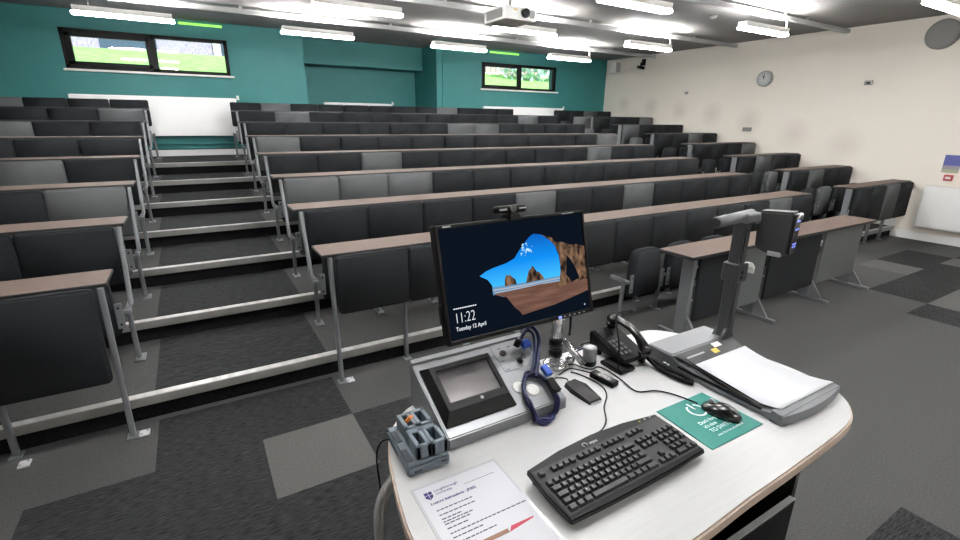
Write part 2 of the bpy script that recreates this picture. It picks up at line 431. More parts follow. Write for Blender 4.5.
for x in (-.35, .3):
    b = MB(); b.cyl((x, 0, .06), (x, 0, .318), .0014, n=6); b.build('hanger_wire', 'black', lamp)
ZL = 2.88
places = [(6.85, 8.05, 'over the back rows, in front of the far window'), (-.46, 8.0, 'over the back rows, above the wide window'), (1.91, 8.0, 'over the back rows at the aisle, nearest the teal recess'),
          (4.31, 8.0, 'over the back rows, in front of the column beside the recess'),
          (-.46, 6.0, 'second from the window wall, above the aisle'), (1.91, 6.0, 'second from the window wall, left of the projector'),
          (4.31, 6.05, 'just behind the projector'), (6.9, 6.1, 'second from the window wall, beside the cream wall'),
          (1.95, 4.1, 'third from the window wall'), (4.38, 4.1, 'between the projector and the cream wall'), (6.98, 4.2, 'above the clock on the cream wall'),
          (-.46, 4.1, ''), (-.46, 2.2, ''), (2.0, 2.2, ''), (4.6, 2.2, ''), (7.2, 2.35, 'nearest the round loudspeaker at the top of the cream wall'),
          (1.15, 1.05, ''), (3.6, .6, ''), (6.8, .2, ''), (1.8, -1.5, ''), (5.2, -1.5, '')]  # blank ones: unseen lights added for brightness, the first here for touch-screen glare
for i, (x, y, where) in enumerate(places):
    o = lamp if i == 0 else copy_tree(lamp)
    if x < 6:
        for c in list(o.children):
            if c.name.startswith('supply_cable') and i: bpy.data.objects.remove(c)
    o.location = (x, y, ZL)
    tag(o, 'white linear pendant light ' + (where or 'added out of view to light the hall'), 'ceiling light', 'linear pendant lights')
for i, (y, lab) in enumerate(((8.12, 'grey lighting rail nearest the window wall'), (6.16, 'grey lighting rail behind the projector'), (4.26, 'grey lighting rail in front of the projector'))):
    b = MB(); b.box(XL, XW - .1, y - .025, y + .025, 3.10, 3.16, bev=.004, seg=1)
    for x in (-1.5, .9, 3.1, 5.6, 8.1): b.box(x - .02, x + .02, y - .02, y + .02, 3.16, ZC)
    tag(b.build('lighting_rail', 'grey_plastic'), lab, 'rail', 'rails under the ceiling')
for i, (x0, x1, lab) in enumerate(((.13, .75, 'lime green glowing strip above the wide window'), (4.95, 5.85, 'lime green glowing strip left of the far window top'), (5.98, 6.75, 'lime green glowing strip above the far window'))):
    b = MB(); b.box(x0, x1, YB - .03, YB, 3.125, 3.160, bev=.006); tag(b.build('glow_strip', 'green_glow'), lab, 'light strip', 'green strips at the wall top')  # emissive green bars along the top of the back wall

# projector
pj = thing('projector', 'white ceiling projector with round lens', 'projector', (3.31, 4.955, 2.75), math.radians(0))
b = MB(); b.box(-.205, .205, -.22, .22, 0, .135, bev=.012, seg=2); b.build('casing', 'white_plastic', pj)
b = MB(); b.cyl((.05, -.22, .07), (.05, -.255, .07), .048, 0, 24); b.cyl((.05, -.255, .07), (.05, -.26, .07), .040, 1, 24); b.build('lens', ['black_gloss', 'lens'], pj)
b = MB(); b.box(.112, .185, -.223, -.215, .03, .11, bev=.006); b.build('front_grille', 'grille', pj)
b = MB(); b.box(-.209, -.203, -.16, .16, .025, .115, bev=.002)
for i in range(14): b.box(-.212, -.208, -.145 + i * .0215, -.138 + i * .0215, .027, .113)
b.build('side_grille', 'grille', pj)
b = MB(); b.box(-.10, -.05, -.223, -.218, .09, .105); b.build('sticker', 'yellow_sticker', pj)
b = MB(); b.cyl((0, 0, .135), (0, 0, .445), .02, 0, 12); b.box(-.07, .07, -.07, .07, .432, .447); b.build('ceiling_mount', 'grey_plastic', pj)
for i, (x, y, lab) in enumerate(((6.15, 2.75, 'small round ceiling detector nearest the front'), (6.9, 4.95, 'small round ceiling detector between the light rows'), (5.3, 5.0, 'small round ceiling detector beside the projector'), (8.6, 2.95, 'small round ceiling detector close to the cream wall'))):
    b = MB(); b.lathe([(.055, .0), (.055, -.012), (.035, -.035), (.02, -.038)], (x, y, ZC), 20); tag(b.build('ceiling_detector', 'grey_plastic'), lab, 'detector', 'ceiling detectors')

# ------------------------------------------------------------------ radiators and wall fittings
def radiator(x0, x1, y, z0, z1, label):                              # hung on a wall whose face looks to -Y
    r = thing('radiator', label, 'radiator', ((x0 + x1) / 2, y - .004, z0), group='white panel radiators')
    w = (x1 - x0) / 2; h = z1 - z0
    b = MB(); b.box(-w, w, -.10, -.03, 0, h, bev=.008, seg=2)
    for i in range(int(2 * w / .06)): b.box(-w + .02 + i * .06, -w + .035 + i * .06, -.103, -.10, .03, h - .03)
    b.build('panel', 'radiator', r)
    b = MB(); b.box(-w + .02, w - .02, -.095, -.035, h, h + .006)
    b.build('top_grille', 'radiator', r)
    b = MB()
    for x in (-w + .2, w - .2): b.box(x - .02, x + .02, -.04, 0, .08, h - .08)
    b.build('wall_mount', 'white_plastic', r)
    b = MB(); b.cyl((w + .03, -.06, h - .02), (w + .03, -.06, h + .05), .022, 0, 12); b.cyl((w - .02, -.06, h - .01), (w + .03, -.06, h - .01), .01, 0, 8); b.build('valve', 'white_plastic', r)
    return r
radiator(-1.445, .81, YB, 1.41, 2.02, 'wide white radiator at the top of the aisle under the wide window')
radiator(5.79, 8.08, YB, 1.40, 2.005, 'wide white radiator under the far window')
radiator(2.56, 4.06, YBR, 1.45, 2.035, 'white radiator in the teal recess, only its top edge showing')
r = radiator(-.82, .82, 0, .22, .84, 'white radiator low on the cream wall beside the front desk')
r.location = (XW - .024, 1.95, .22); r.rotation_euler = (0, 0, -PI / 2)
pipes = MB(); pipes.cyl((-1.4, YB - .03, 1.28), (1.6, YB - .03, 1.28), .012); pipes.cyl((-1.4, YB - .03, 1.21), (1.6, YB - .03, 1.21), .012)
for x in (-1.3, .9): pipes.box(x - .01, x + .01, YB - .03, YB, 1.2, 1.3)
tag(pipes.build('heating_pipe', 'teal'), 'pair of teal painted heating pipes under the aisle radiator', 'pipe')

ck = thing('wall_clock', 'round grey wall clock on the cream wall', 'clock', (XW, 5.54, 2.505))
b = MB(); b.cyl((-.045, 0, 0), (0, 0, 0), .14, 0, 40); b.build('case', 'grey_plastic', ck)
b = MB(); b.cyl((-.049, 0, 0), (-.044, 0, 0), .112, 0, 40)
b.build('dial', 'clock_face', ck)
b = MB()
for k in range(12):
    a = k * PI / 6; q = Vector((0, math.sin(a), math.cos(a))); b.tube([Vector((-.051, 0, 0)) + q * .088, Vector((-.051, 0, 0)) + q * .106], .004, 0, 4)
b.build('hour_mark', 'black', ck)
b = MB(); b.tube([(-.053, 0, 0), (-.053, .005, .085)], .005, 0, 4); b.tube([(-.053, 0, 0), (-.053, .03, .055)], .006, 0, 4); b.build('hand', 'black', ck)
b = MB(); b.box(XW - .03, XW, 3.80, 3.91, 2.31, 2.375, bev=.008); b.box(XW - .045, XW - .03, 3.82, 3.87, 2.325, 2.35, 1); tag(b.build('wall_sensor', ['grey_plastic', 'black']), 'small grey sensor on the cream wall nearer the front than the clock', 'sensor')
b = MB(); b.box(XW - .012, XW, 5.64, 5.82, 1.55, 1.625, bev=.004); b.box(XW - .016, XW - .012, 5.66, 5.715, 1.565, 1.61, 1); b.box(XW - .016, XW - .012, 5.745, 5.80, 1.565, 1.61, 1); tag(b.build('wall_socket', ['grille', 'grille']), 'grey double wall socket on the cream wall below the clock', 'socket')
b = MB(); b.box(XW - .025, XW, 7.19, 7.26, 2.295, 2.35, bev=.006); tag(b.build('wall_sensor', 'grey_plastic'), 'tiny pale sensor on the cream wall between clock and teal corner', 'sensor')
sp = thing('loudspeaker', 'white box loudspeaker in the corner by the teal wall', 'loudspeaker', (XW, 9.30, 2.93))
b = MB(); b.box(-.22, -.03, -.11, .11, -.07, .20, bev=.012); b.build('cabinet', 'white_plastic', sp)
b = MB(); b.box(-.20, -.05, -.115, -.109, -.05, .17, bev=.002); b.build('front_mesh', 'grey_plastic', sp)
b = MB(); b.box(-.03, 0, -.05, .05, .0, .12); b.build('wall_mount', 'grey_plastic', sp)
cb = thing('wall_camera', 'small black bracket camera high on the cream wall', 'camera', (XW, 8.5, 3.0))
b = MB(); b.box(-.03, 0, -.05, .05, -.02, .12, bev=.006); b.tube([(-.02, 0, .05), (-.10, 0, .03), (-.13, -.02, -.04)], .018); b.build('bracket', 'black', cb)
b = MB(); b.cyl((-.13, .06, -.05), (-.13, -.12, -.09), .035, 0, 16); b.build('camera_body', 'black', cb)
b = MB(); b.lathe([(.20, 0), (.20, .03), (.18, .05), (.14, .055), (.02, .06)], (0, 0, 0), 40)
ls = b.build('wall_mounted_loudspeaker', 'grille'); ls.location = (XW, 3.08, 2.945); ls.rotation_euler = (0, -PI / 2, 0)
tag(ls, 'round grey loudspeaker disc at the top of the cream wall', 'loudspeaker')
po = thing('notice', 'blue and grey paper notice above the low radiator', 'notice', (XW, 2.60, 1.04))
b = MB(); b.box(-.006, 0, -.12, .07, .10, .25); b.build('blue_sheet', 'poster', po)
b = MB(); b.box(-.006, 0, -.12, .07, .045, .10); b.build('grey_sheet', 'poster_grey', po)
b = MB(); b.box(-.006, 0, -.12, .07, 0, .045); b.build('green_sheet', 'poster_green', po)
al = thing('alarm_call_point', 'small red alarm call point above the low radiator', 'alarm', (XW, 2.565, .925))
b = MB(); b.box(-.04, 0, -.05, .05, 0, .085, bev=.006); b.build('box', 'red', al)
b = MB(); b.box(-.043, -.039, -.03, .03, .025, .06); b.build('window', 'white_plastic', al)

# ------------------------------------------------------------------ bench seating
ORD = ['first', 'second', 'third', 'fourth', 'fifth', 'sixth', 'seventh', 'eighth', 'ninth', 'tenth', 'eleventh', 'twelfth', 'thirteenth']
def rounded_rect(x0, x1, z0, z1, rb, rt, y, n=5):
    pts = []
    for cx, cz, r, a0 in ((x1 - rb, z0 + rb, rb, -PI / 2), (x1 - rt, z1 - rt, rt, 0), (x0 + rt, z1 - rt, rt, PI / 2), (x0 + rb, z0 + rb, rb, PI)):
        for k in range(n + 1):
            a = a0 + PI / 2 * k / n; pts.append((cx + r * math.cos(a), y, cz + r * math.sin(a)))
    return pts

PB, PT = .485, .874                                                    # bottom and top of a backrest
def panel_mb(x0, x1, z0, z1, th=.046):
    b = MB(); b.prism(rounded_rect(x0, x1, z0, z1, .03, .022, -.036), (0, th, 0), bev=.012, seg=3)
    for f in b.bm.faces: f.smooth = True
    return b
def post_mb(x, z1=.858, back=False, dep=.043, splay=0., z0=.01):
    y = .056 if back else .010
    b = MB(); b.box(x - .013, x + .013, y, y + dep, z0, z1, bev=.008, seg=2)
    for v in b.bm.verts: v.co.y -= splay * (z1 - v.co.z) / (z1 - z0)
    if z0 < .1: b.box(x - .027, x + .027, y - .02 - splay, y + dep + .007 - splay, 0, .007)
    return b

def make_seat(fabric, side):                                          # side 0: leg on the x=0 edge, 1: on the x=P edge
    fm = fabric + '_fabric'
    t = thing('lecture_seat', '', 'seat')
    panel_mb(.003, P - .003, PB, PT).build('backrest', fm, t)
    # tipped-up pad: arched top
    pts = []
    x0, x1 = .052, P - .052
    for k in range(6): a = PI + PI / 2 * k / 5; pts.append((x0 + .03 + .03 * math.cos(a), 0, .20 + .03 + .03 * math.sin(a)))
    for k in range(6): a = -PI / 2 + PI / 2 * k / 5; pts.append((x1 - .03 + .03 * math.cos(a), 0, .20 + .03 + .03 * math.sin(a)))
    for k in range(9):
        a = PI * k / 8; pts.append(((x0 + x1) / 2 + ((x1 - x0) / 2 - .02) * (abs(math.cos(a)) ** .45) * (1 if math.cos(a) > 0 else -1), 0, .555 + .08 * math.sin(a) ** .8))
    b = MB(); b.prism(pts, (0, .085, 0), bev=.018, seg=3)
    for f in b.bm.faces: f.smooth = True
    pad = b.build('seat_pad', fm, t); pad.location = (0, -.225, 0)
    b = MB(); xs = 0. if side == 0 else P
    b.box(xs - .014, xs + .014, -.20, -.165, .012, .375, bev=.009, seg=2, rot=Matrix.Rotation(.05, 3, 'X'), piv=(xs, -.18, .37))
    b.box(xs - .022, xs + .035, -.225, -.10, 0, .008)
    b.build('leg', 'steel', t)
    b = MB(); b.box(xs - .013, xs + .013, -.20, -.03, .345, .380, bev=.006); b.cyl((xs - .018, -.185, .36), (xs + .018, -.185, .36), .02, 0, 12); b.box(xs - .02, xs + .02, -.236, -.18, .348, .372); b.build('pivot_arm', 'steel', t)
    for x in (.022, P - .064):
        b = MB(); b.box(x, x + .042, -.240, -.2285, .255, .425, bev=.003, seg=1)
        for z in (.285, .395): b.cyl((x + .021, -.242, z), (x + .021, -.238, z), .007, 1, 10)
        b.build('side_bracket', ['steel', 'black'], t)
    b = post_mb(P if side == 0 else 0., .82, back=True); b.build('post', 'steel', t)
    return t
PROTO = {}
def place_seat(key, x, y, z, label, group, w=P):
    if key not in PROTO: PROTO[key] = make_seat(*key); o = PROTO[key]
    else: o = copy_tree(PROTO[key])
    o.location = (x, y, z); o.scale.x = w / P; tag(o, label, 'seat', group)
    return o

def line_y(j): return Y0 + DY * (j - 1) if j < 8 else Y8
def line_z(j): return DZ * (min(j, 8) - 1)
LIGHT_C = {(1, 10), (2, 4), (2, 7), (3, 0), (3, 1), (3, 2), (4, 2), (4, 9), (5, 0), (5, 11), (6, 6), (6, 7), (7, 1), (7, 10), (8, 1), (8, 8)}
LIGHT_L = {(3, 0), (4, 1), (6, 2), (7, 0), (8, 3)}
LIGHT_R = {(1, 2), (2, 1), (3, 1), (4, 3), (5, 2), (6, 0), (7, 3), (8, 2)}
COLW = {0: 'charcoal', 1: 'light grey'}
def row_word(j): return ('front' if j == 1 else 'back' if j == 8 else ORD[j - 1])

QC = {1: .480, 2: .487, 3: .490, 4: .490, 5: .490, 6: .490, 7: .490}
def seat_x(j, k):
    if j == 8: return XC + .478 * k
    n0 = 4 if j == 1 else 5
    return XC + P * min(k, n0) + QC[j] * max(0, k - n0)
def aisle_x(j): return (-.52, -.492, -.477, -.470, -.465, -.460, -.455, -.45)[j - 1]
# middle block
for j in range(1, 9):
    n = 12
    for k in range(n):
        if j == 1 and not (5 <= k <= 10): continue
        lt = (j, k) in LIGHT_C
        if j == 1: lab = '%s tip-up seat, %s from cream-wall end, in floor-level row behind the front desk' % (COLW[lt], ORD[10 - k])
        else: lab = '%s tip-up seat, %s from the stepped aisle in %s line of the middle block' % (COLW[lt], ORD[k], row_word(j))
        place_seat(('light' if lt else 'dark', 0), seat_x(j, k), line_y(j), line_z(j), lab, 'tip-up seats of the middle block', seat_x(j, k + 1) - seat_x(j, k))
# block beyond the stepped aisle
NL = {2: 3, 3: 3, 4: 4, 5: 4, 6: 4, 7: 5, 8: 5}
for j, n in NL.items():
    for k in range(n):
        lt = (j, k) in LIGHT_L
        lab = '%s tip-up seat, %s from the aisle in %s line of the window-side block' % (COLW[lt], ORD[k], row_word(j))
        place_seat(('light' if lt else 'dark', 1), aisle_x(j) - P * (k + 1), line_y(j), line_z(j), lab, 'tip-up seats of the window-side block')
# block against the cream wall
PR = .462
for j in range(2, 9):
    for k in range(4):
        lt = (j, k) in LIGHT_R
        lab = '%s tip-up seat, %s from the cream wall in %s line of the wall block' % (COLW[lt], ORD[3 - k], row_word(j))
        place_seat(('light' if lt else 'dark', 0), XR + PR * k, line_y(j), line_z(j), lab, 'tip-up seats of the cream-wall block', PR)
place_seat(('light', 0), 7.02, line_y(7), line_z(7), 'light grey tip-up seat standing alone in the far aisle near the cream wall', 'tip-up seats of the cream-wall block')

def bench_desk(x0, x1, j, label, group, posts, ytop=.30, dep=.043):
    d = thing('bench_desk', label, 'desk', (0, line_y(j), line_z(j)), group=group)
    b = MB(); b.box(x0, x1, .0125, ytop, T - .020, T, 1, bev=.003, seg=1)
    for f in b.bm.faces:
        f.normal_update()
    b.bm.faces.ensure_lookup_table()
    for f in b.bm.faces: f.material_index = 0 if f.calc_center_median().z > T - .0005 else 1
    b.build('desktop', ['desk_brown', 'edge_black'], d)
    for i, x in enumerate(posts): post_mb(x, T - .021, back=i > 0, dep=dep if i == 0 else .043, splay=(.055 if j == 1 else .19) if i == 0 and dep < .05 else 0., z0=.384 if i == 0 and dep < .05 and j > 1 else .01).build('post', 'steel', d)
    return d
def panels(d, rng, x0, pitch, zb, lights, m_light='light_fabric'):
    for k in rng:
        o = panel_mb(x0 + pitch * k + .010, x0 + pitch * k + pitch - .010, zb, PT).build('modesty_panel', m_light if k in lights else 'dark_fabric', d)
        if k in lights: o['label'] = 'light grey modesty panel'
XCE = XC + 12 * P
for j in range(1, 8):
    lab = 'long brown bench desk, %s from the lectern in the middle block' % ORD[j - 1]
    d = bench_desk(XC - .07, seat_x(j, 12) + .02, j, lab, 'long bench desks of the middle block', (XC - .018,) if j > 1 else [XC - .018] + [seat_x(1, k) for k in range(1, 5)])
    if j == 1:
        for k in list(range(5)) + [11]: panel_mb(seat_x(1, k) + .003, seat_x(1, k + 1) - .003, PB, PT).build('modesty_panel', 'dark_fabric', d)
    lab = 'brown bench desk, %s from the front in the window-side block' % ORD[j - 1]
    xa = aisle_x(j)
    d = bench_desk(-3.2, xa + .05, j, lab, 'bench desks of the window-side block', (xa + .018,) if j > 1 else (xa + .018, xa - P, xa - 2 * P, xa - 3 * P))
    if j == 1: panels(d, range(4), xa - 4 * P, P, .345, ())
    lab = 'short brown bench desk against the cream wall, %s from the front' % ORD[j - 1]
    d = bench_desk(XR - .03, XR + 4 * PR + .015, j, lab, 'short bench desks against the cream wall', (XR - .022,) if j > 1 else [XR - .022] + [XR + PR * k for k in range(2, 4)], ytop=.25, dep=.08)
    if j == 1: panels(d, range(4), XR, PR, .35, (2,))
# free-standing front desk on the flat floor
fd = thing('front_desk', 'brown topped front desk on the flat floor behind the document camera', 'desk', (0, 2.10, 0))
b = MB(); b.box(3.09, 6.10, .0, .31, .722, .748, 1, bev=.003, seg=1)
b.bm.faces.ensure_lookup_table()
for f in b.bm.faces: f.material_index = 0 if f.calc_center_median().z > .7475 else 1
b.build('desktop', ['desk_brown', 'edge_black'], fd)
for x0, x1, m in ((3.31, 3.82, 'dark_fabric'), (3.84, 4.23, 'grey_board'), (4.31, 5.17, 'dark_fabric'), (5.25, 6.03, 'grey_board')):
    b = MB(); b.box(x0, x1, .075, .10, .16, .715, bev=.005, seg=1); o = b.build('modesty_panel', m, fd)
    if m == 'grey_board': o['label'] = 'grey modesty panel'
for x in (3.275, 4.255, 5.215, 6.065):
    b = MB(); b.box(x - .022, x + .022, .101, .205, .03, .722, bev=.008)
    b.prism([(x - .012, -.02, .035), (x - .012, .10, .035), (x - .012, .10, .20)], (.024, 0, 0)); b.box(x - .02, x + .02, -.09, .36, 0, .03, bev=.006)
    b.build('leg', 'steel', fd)

# zinc fixing plates at the front legs are part of the floor-mounted posts
for x, nm in ((XC - .018, 'middle block'), (aisle_x(1) + .018, 'window-side block'), (aisle_x(1) - P, 'window-side block, further from the aisle')):
    b = MB(); b.box(x + .029, x + .078, 2.885, 2.945, 0, .010, bev=.003, seg=1)
    b.cyl((x + .04, 2.90, .010), (x + .04, 2.90, .014), .006, 1, 8); b.cyl((x + .066, 2.93, .010), (x + .066, 2.93, .014), .006, 1, 8)
    tag(b.build('fixing_plate', ['zinc', 'grey_plastic']), 'bright metal fixing plate at the front post foot, ' + nm, 'fixing plate', 'floor fixing plates')

# ------------------------------------------------------------------ lectern desk and what stands on it
ZD = .9
ld = thing('lectern_desk', 'white topped lectern desk with rounded ends and beige edge', 'desk', (0, 0, 0))
outline = smooth([(.268, .714), (.277, .789), (.297, .892), (.327, 1.0), (.375, 1.085), (.46, 1.150), (.62, 1.178), (.90, 1.182), (1.20, 1.18), (1.42, 1.174), (1.50, 1.160), (1.56, 1.10),
                  (1.62, .98), (1.665, .80), (1.672, .66), (1.640, .545), (1.562, .478), (1.456, .447), (1.186, .433), (.969, .428), (.799, .42), (.60, .42), (.42, .45), (.31, .53), (.272, .62)], 4, True)
b = MB(); b.prism([(p.x, p.y, ZD - .034) for p in outline], (0, 0, .034), 0, 1, bev=.005, seg=2)
b.bm.normal_update()
for f in b.bm.faces: f.material_index = 0 if f.calc_center_median().z > ZD - .0012 else 1
b.build('desktop', ['white_desk', 'beige_edge'], ld)
b = MB()
b.box(.50, .52, .53, 1.08, .0, ZD - .034); b.box(1.445, 1.465, .53, 1.08, .0, ZD - .034); b.box(.52, 1.445, 1.05, 1.08, .0, ZD - .034); b.box(.52, 1.445, .56, 1.05, .05, .08)
b.box(.97, .99, .56, 1.05, .08, ZD - .034); b.box(.52, 1.445, .58, 1.05, .80, .815)
b.build('cabinet_body', 'black_matt', ld)
for x0, x1 in ((.53, .965), (.985, 1.44)):
    b = MB(); b.box(x0, x1, .515, .535, .06, .60, bev=.003, seg=1); dr = b.build('door', 'black', ld)
    b = MB(); b.box(x0, x1, .516, .532, .601, .606); b.build('door_edge', 'grey_plastic', dr)
b = MB(); b.tube(smooth([(.40, .965, .862), (.345, .985, .82), (.300, .995, .74), (.288, .99, .62), (.288, .97, .30), (.288, .95, .02)], 6), .0155, 0, 14); b.lathe([(.03, 0), (.03, .02), (.016, .025)], (.288, .95, 0), 16)
b.build('leg', 'zinc', ld)

# control console
cn = thing('control_console', 'silver wedge control console with touch panel and sockets on the lectern desk', 'console', (.453, .905, ZD))
W, D, H0, H1 = .385, .245, .035, .140
b = MB(); b.prism([(0, 0, 0), (0, D, 0), (0, D, H1), (0, 0, H0)], (W, 0, 0), 0, bev=.003, seg=2)
b.bm.normal_update()
for f in b.bm.faces: f.material_index = 0 if f.normal.z > .5 else 1
b.build('casing', ['silver', 'silver_dark'], cn)
SL = math.atan2(H1 - H0, D)
MS = Matrix.Translation((0, 0, H0)) @ Matrix.Rotation(SL, 4, 'X')      # slope space: x along, y up the slope, z out
def on_slope(b): b.bm.transform(MS); return b
b = MB(); b.box(0, W, .250, .267, .0, .006, bev=.002, seg=1); on_slope(b).build('top_lip', 'silver', cn)
b = MB()
fr = [(.010, .030), (.225, .030), (.245, .222), (.010, .222)]; fr = [(.008, .030), (.224, .030), (.238, .222), (.012, .222)]
fi = [(.041, .083), (.202, .083), (.210, .191), (.046, .191)]
oz, iz = .006, .026
def ring(bb, A, za, B, zb, mi=0):
    for k in range(4):
        a0, a1, b0, b1 = A[k], A[(k + 1) % 4], B[k], B[(k + 1) % 4]
        bb.poly([(*a0, za), (*a1, za), (*b1, zb), (*b0, zb)], mi)
mid = [(.026, .060), (.212, .060), (.224, .206), (.030, .206)]
ring(b, fr, .0, fr, oz); ring(b, fr, oz, mid, iz); ring(b, mid, iz, fi, iz); ring(b, fi, iz, fi, iz - .006); b.poly([(*p, 0) for p in fr])
on_slope(b).build('touch_panel_bezel', 'black', cn)
b = MB(); b.prism([(*p, iz - .008) for p in fi], (0, 0, .003)); on_slope(b).build('touch_screen', 'scr_touch', cn)
b = MB(); b.lathe([(.005, 0), (.005, .002), (.003, .0025)], (.13, .071, iz - .001), 12); on_slope(b).build('panel_button', 'grey_plastic', cn)
b = MB(); b.box(.255, .378, .140, .246, 0, .002, bev=.0008, seg=1); on_slope(b).build('socket_plate', 'silver', cn)
for i, (x, y) in enumerate(((.283, .205), (.320, .163))):
    b = MB(); b.lathe([(.010, 0), (.010, .006), (.006, .007), (.006, .003)], (x, y, .002), 16); on_slope(b).build('jack_socket', 'black_gloss', cn)
for i, (x, y, r) in enumerate(((.266, .078, .021), (.300, .058, .020))):
    b = MB(); b.lathe([(r, 0), (r, .0025), (r * .8, .0035)], (x, y, .0), 24); on_slope(b).build('cable_port', 'white_plastic', cn)
b = MB()
for x, y in ((.275, .225), (.31, .225), (.262, .178), (.262, .145)): b.box(x, x + .012, y, y + .003, .002, .0024)
on_slope(b).build('socket_caption', 'ink', cn)

# blue cable loop with plugs
cl = thing('cable_coil', 'coiled navy blue video cable hanging from the console sockets', 'cable', (.453, .905, ZD))
def SP(x, y, z): return MS @ Vector((x, y, z))
b = MB()
for t in range(9):
    rnd = random.Random(t); pts = []
    for k in range(26):
        a = 2 * PI * k / 26; ex = .047 + rnd.uniform(-.006, .004); ey = .078 + rnd.uniform(-.008, .005)
        x = .303 + ex * math.sin(a) + .012 * math.cos(a); v = .028 + ey * math.cos(a)
        off = .0085 + .0048 * (t % 4) * .8
        if v > .010: q = SP(x, v, off)
        elif v > -.010: q = Vector((x, -off * .72, H0 + off * .72 + v * .3))
        elif v > -.034: q = Vector((x, -off, max(H0 + v, off * .6)))
        else: q = Vector((x, -off - (-v - .034), .0045 + .004 * (t % 3)))
        pts.append(q)
    b.tube(smooth(pts, 3, True), .0036, 0, 8, closed=True)
b.build('cable_loops', 'blue_cable', cl)
b = MB(); b.tube(smooth([SP(.325, .085, .016), SP(.350, .12, .022), SP(.384, .165, .03), SP(.405, .205, .045), SP(.398, .24, .055), SP(.372, .235, .045), SP(.345, .215, .022)], 6), .0062, 0, 8)
b.tube(smooth([SP(.318, .10, .018), SP(.345, .13, .02), SP(.376, .18, .035), SP(.388, .215, .05), SP(.376, .235, .045), SP(.335, .21, .02)], 6), .0052, 0, 8)
b.build('cable_lead', 'blue_cable', cl)
b = MB(); b.box(.350, .382, .195, .222, .009, .026, bev=.004); on_slope(b).build('video_plug', 'blue_plug', cl)
b = MB(); b.cyl(SP(.335, .213, .011), SP(.345, .222, .033), .0105, 0, 14); b.build('round_plug', 'black', cl)
b = MB(); b.box(.352, .374, .072, .108, .018, .034, bev=.003); on_slope(b).build('loose_video_plug', 'blue_plug', cl)
b = MB(); b.box(.338, .362, .012, .060, .022, .036, bev=.004); on_slope(b).build('loose_black_plug', 'black', cl)
b = MB(); b.cyl(SP(.320, .163, .0115), SP(.322, .160, .030), .0075, 0, 12); b.build('audio_plug', 'black_gloss', cl)

# microphone charger
ch = thing('charging_cradle', 'slate blue plastic charging cradle at the desk edge', 'charger', (.383, .945, ZD + .001))
b = MB(); b.prism([(-.055, -.078, 0), (.052, -.083, 0), (.055, .082, 0), (-.048, .085, 0)], (0, 0, .028), bev=.005, seg=2)
b.prism([(-.053, -.076, .028), (.050, -.081, .028), (.053, .080, .028), (-.046, .083, .028)], (0, 0, .006), bev=.002, seg=1)
b.build('base', 'charger', ch)
b = MB()
def bay(x0, x1, y0, y1):
    t = .0105; z0, z1 = .033, .071
    b.box(x0, x1, y0, y0 + t, z0, z1, bev=.002, seg=1); b.box(x0, x1, y1 - t, y1, z0, z1, bev=.002, seg=1); b.box(x0, x0 + t, y0, y1, z0, z1, bev=.002, seg=1); b.box(x1 - t, x1, y0, y1, z0, z1, bev=.002, seg=1)
for (x0, x1, y0, y1) in ((-.028, .008, -.072, -.005), (.008, .050, -.075, -.005), (-.024, .010, .006, .074), (.010, .050, .006, .074)): bay(x0, x1, y0, y1)
b.box(-.027, .049, -.010, .010, .033, .067, bev=.004, seg=1)
b.build('charging_bay', 'charger', ch)
b = MB()
for (x0, x1, y0, y1) in ((-.021, .001, -.065, -.012), (.015, .043, -.068, -.012), (-.017, .003, .013, .067), (.017, .043, .013, .067)): b.box(x0, x1, y0, y1, .034, .040)
b.box(-.050, -.036, -.066, -.020, .034, .036); b.box(-.046, -.033, .012, .060, .034, .036)
b.box(-.04, -.02, -.0805, -.079, .008, .014); b.box(.03, .045, -.083, -.0815, .014, .02)
b.build('bay_floor', 'charger_dark', ch)
b = MB(); b.tube(smooth([(-.045, .060, .014), (-.058, .067, .013), (-.070, .071, .006), (-.080, .074, -.02), (-.080, .080, -.07), (-.068, .10, -.2), (-.06, .13, -.40)], 6), .0025, 0, 6); b.build('power_cable', 'black', ch)
b = MB(); b.tube([(-.014, .054, .050), (-.002, .024, .090)], .0050, 0, 10); b.bm.transform(Matrix.Translation((.383, .945, ZD)))
tag(b.build('pencil', 'orange'), 'short orange pencil resting in the charging cradle', 'pencil')

# instruction sheet
sh = thing('instruction_sheet', 'printed instruction sheet in a clear plastic sleeve', 'sheet', (.322, .822, ZD), math.radians(-1))
b = MB(); b.box(-.006, .216, -.312, .008, .0, .0012, bev=.0004, seg=1); b.build('plastic_sleeve', 'sleeve', sh)
b = MB(); b.box(0, .210, -.297, 0, .0013, .0017); b.build('paper', 'paper', sh)
def TM(x, y, z=.0018): return Matrix.Translation((x, y, z))
text('university_name', 'Loughborough\nUniversity', .0100, 'ink_blue', sh, TM(.040, -.024))
b = MB(); b.prism([(.016, -.018, .0018), (.034, -.018, .0018), (.034, -.034, .0018), (.025, -.042, .0018), (.016, -.034, .0018)], (0, 0, .0003)); b.build('crest', 'ink_blue', sh)
b = MB(); b.box(.0245, .0255, -.040, -.018, .0021, .0024); b.box(.016, .034, -.028, -.027, .0021, .0024); b.build('crest_cross', 'paper', sh)
text('title', 'Lectern Instructions - JB002', .0098, 'ink_blue', sh, TM(.018, -.057), shear=.1, offset=.0003)
b = MB(); b.box(.110, .190, -.0345, -.0335, .0018, .002); b.build('rule', 'ink', sh)
b = MB()
rl = random.Random(3)
for i, (n, y) in enumerate(((9, -.078), (8, -.092), (4, -.104), (7, -.112), (5, -.119), (4, -.131), (17, -.145), (6, -.157), (9, -.171), (4, -.183))):
    x = .022
    for k in range(n):
        w = rl.uniform(.005, .012); b.box(x, x + w, y, y + .0028, .0018, .002); x += w + .002
b.build('small_print', 'ink', sh)
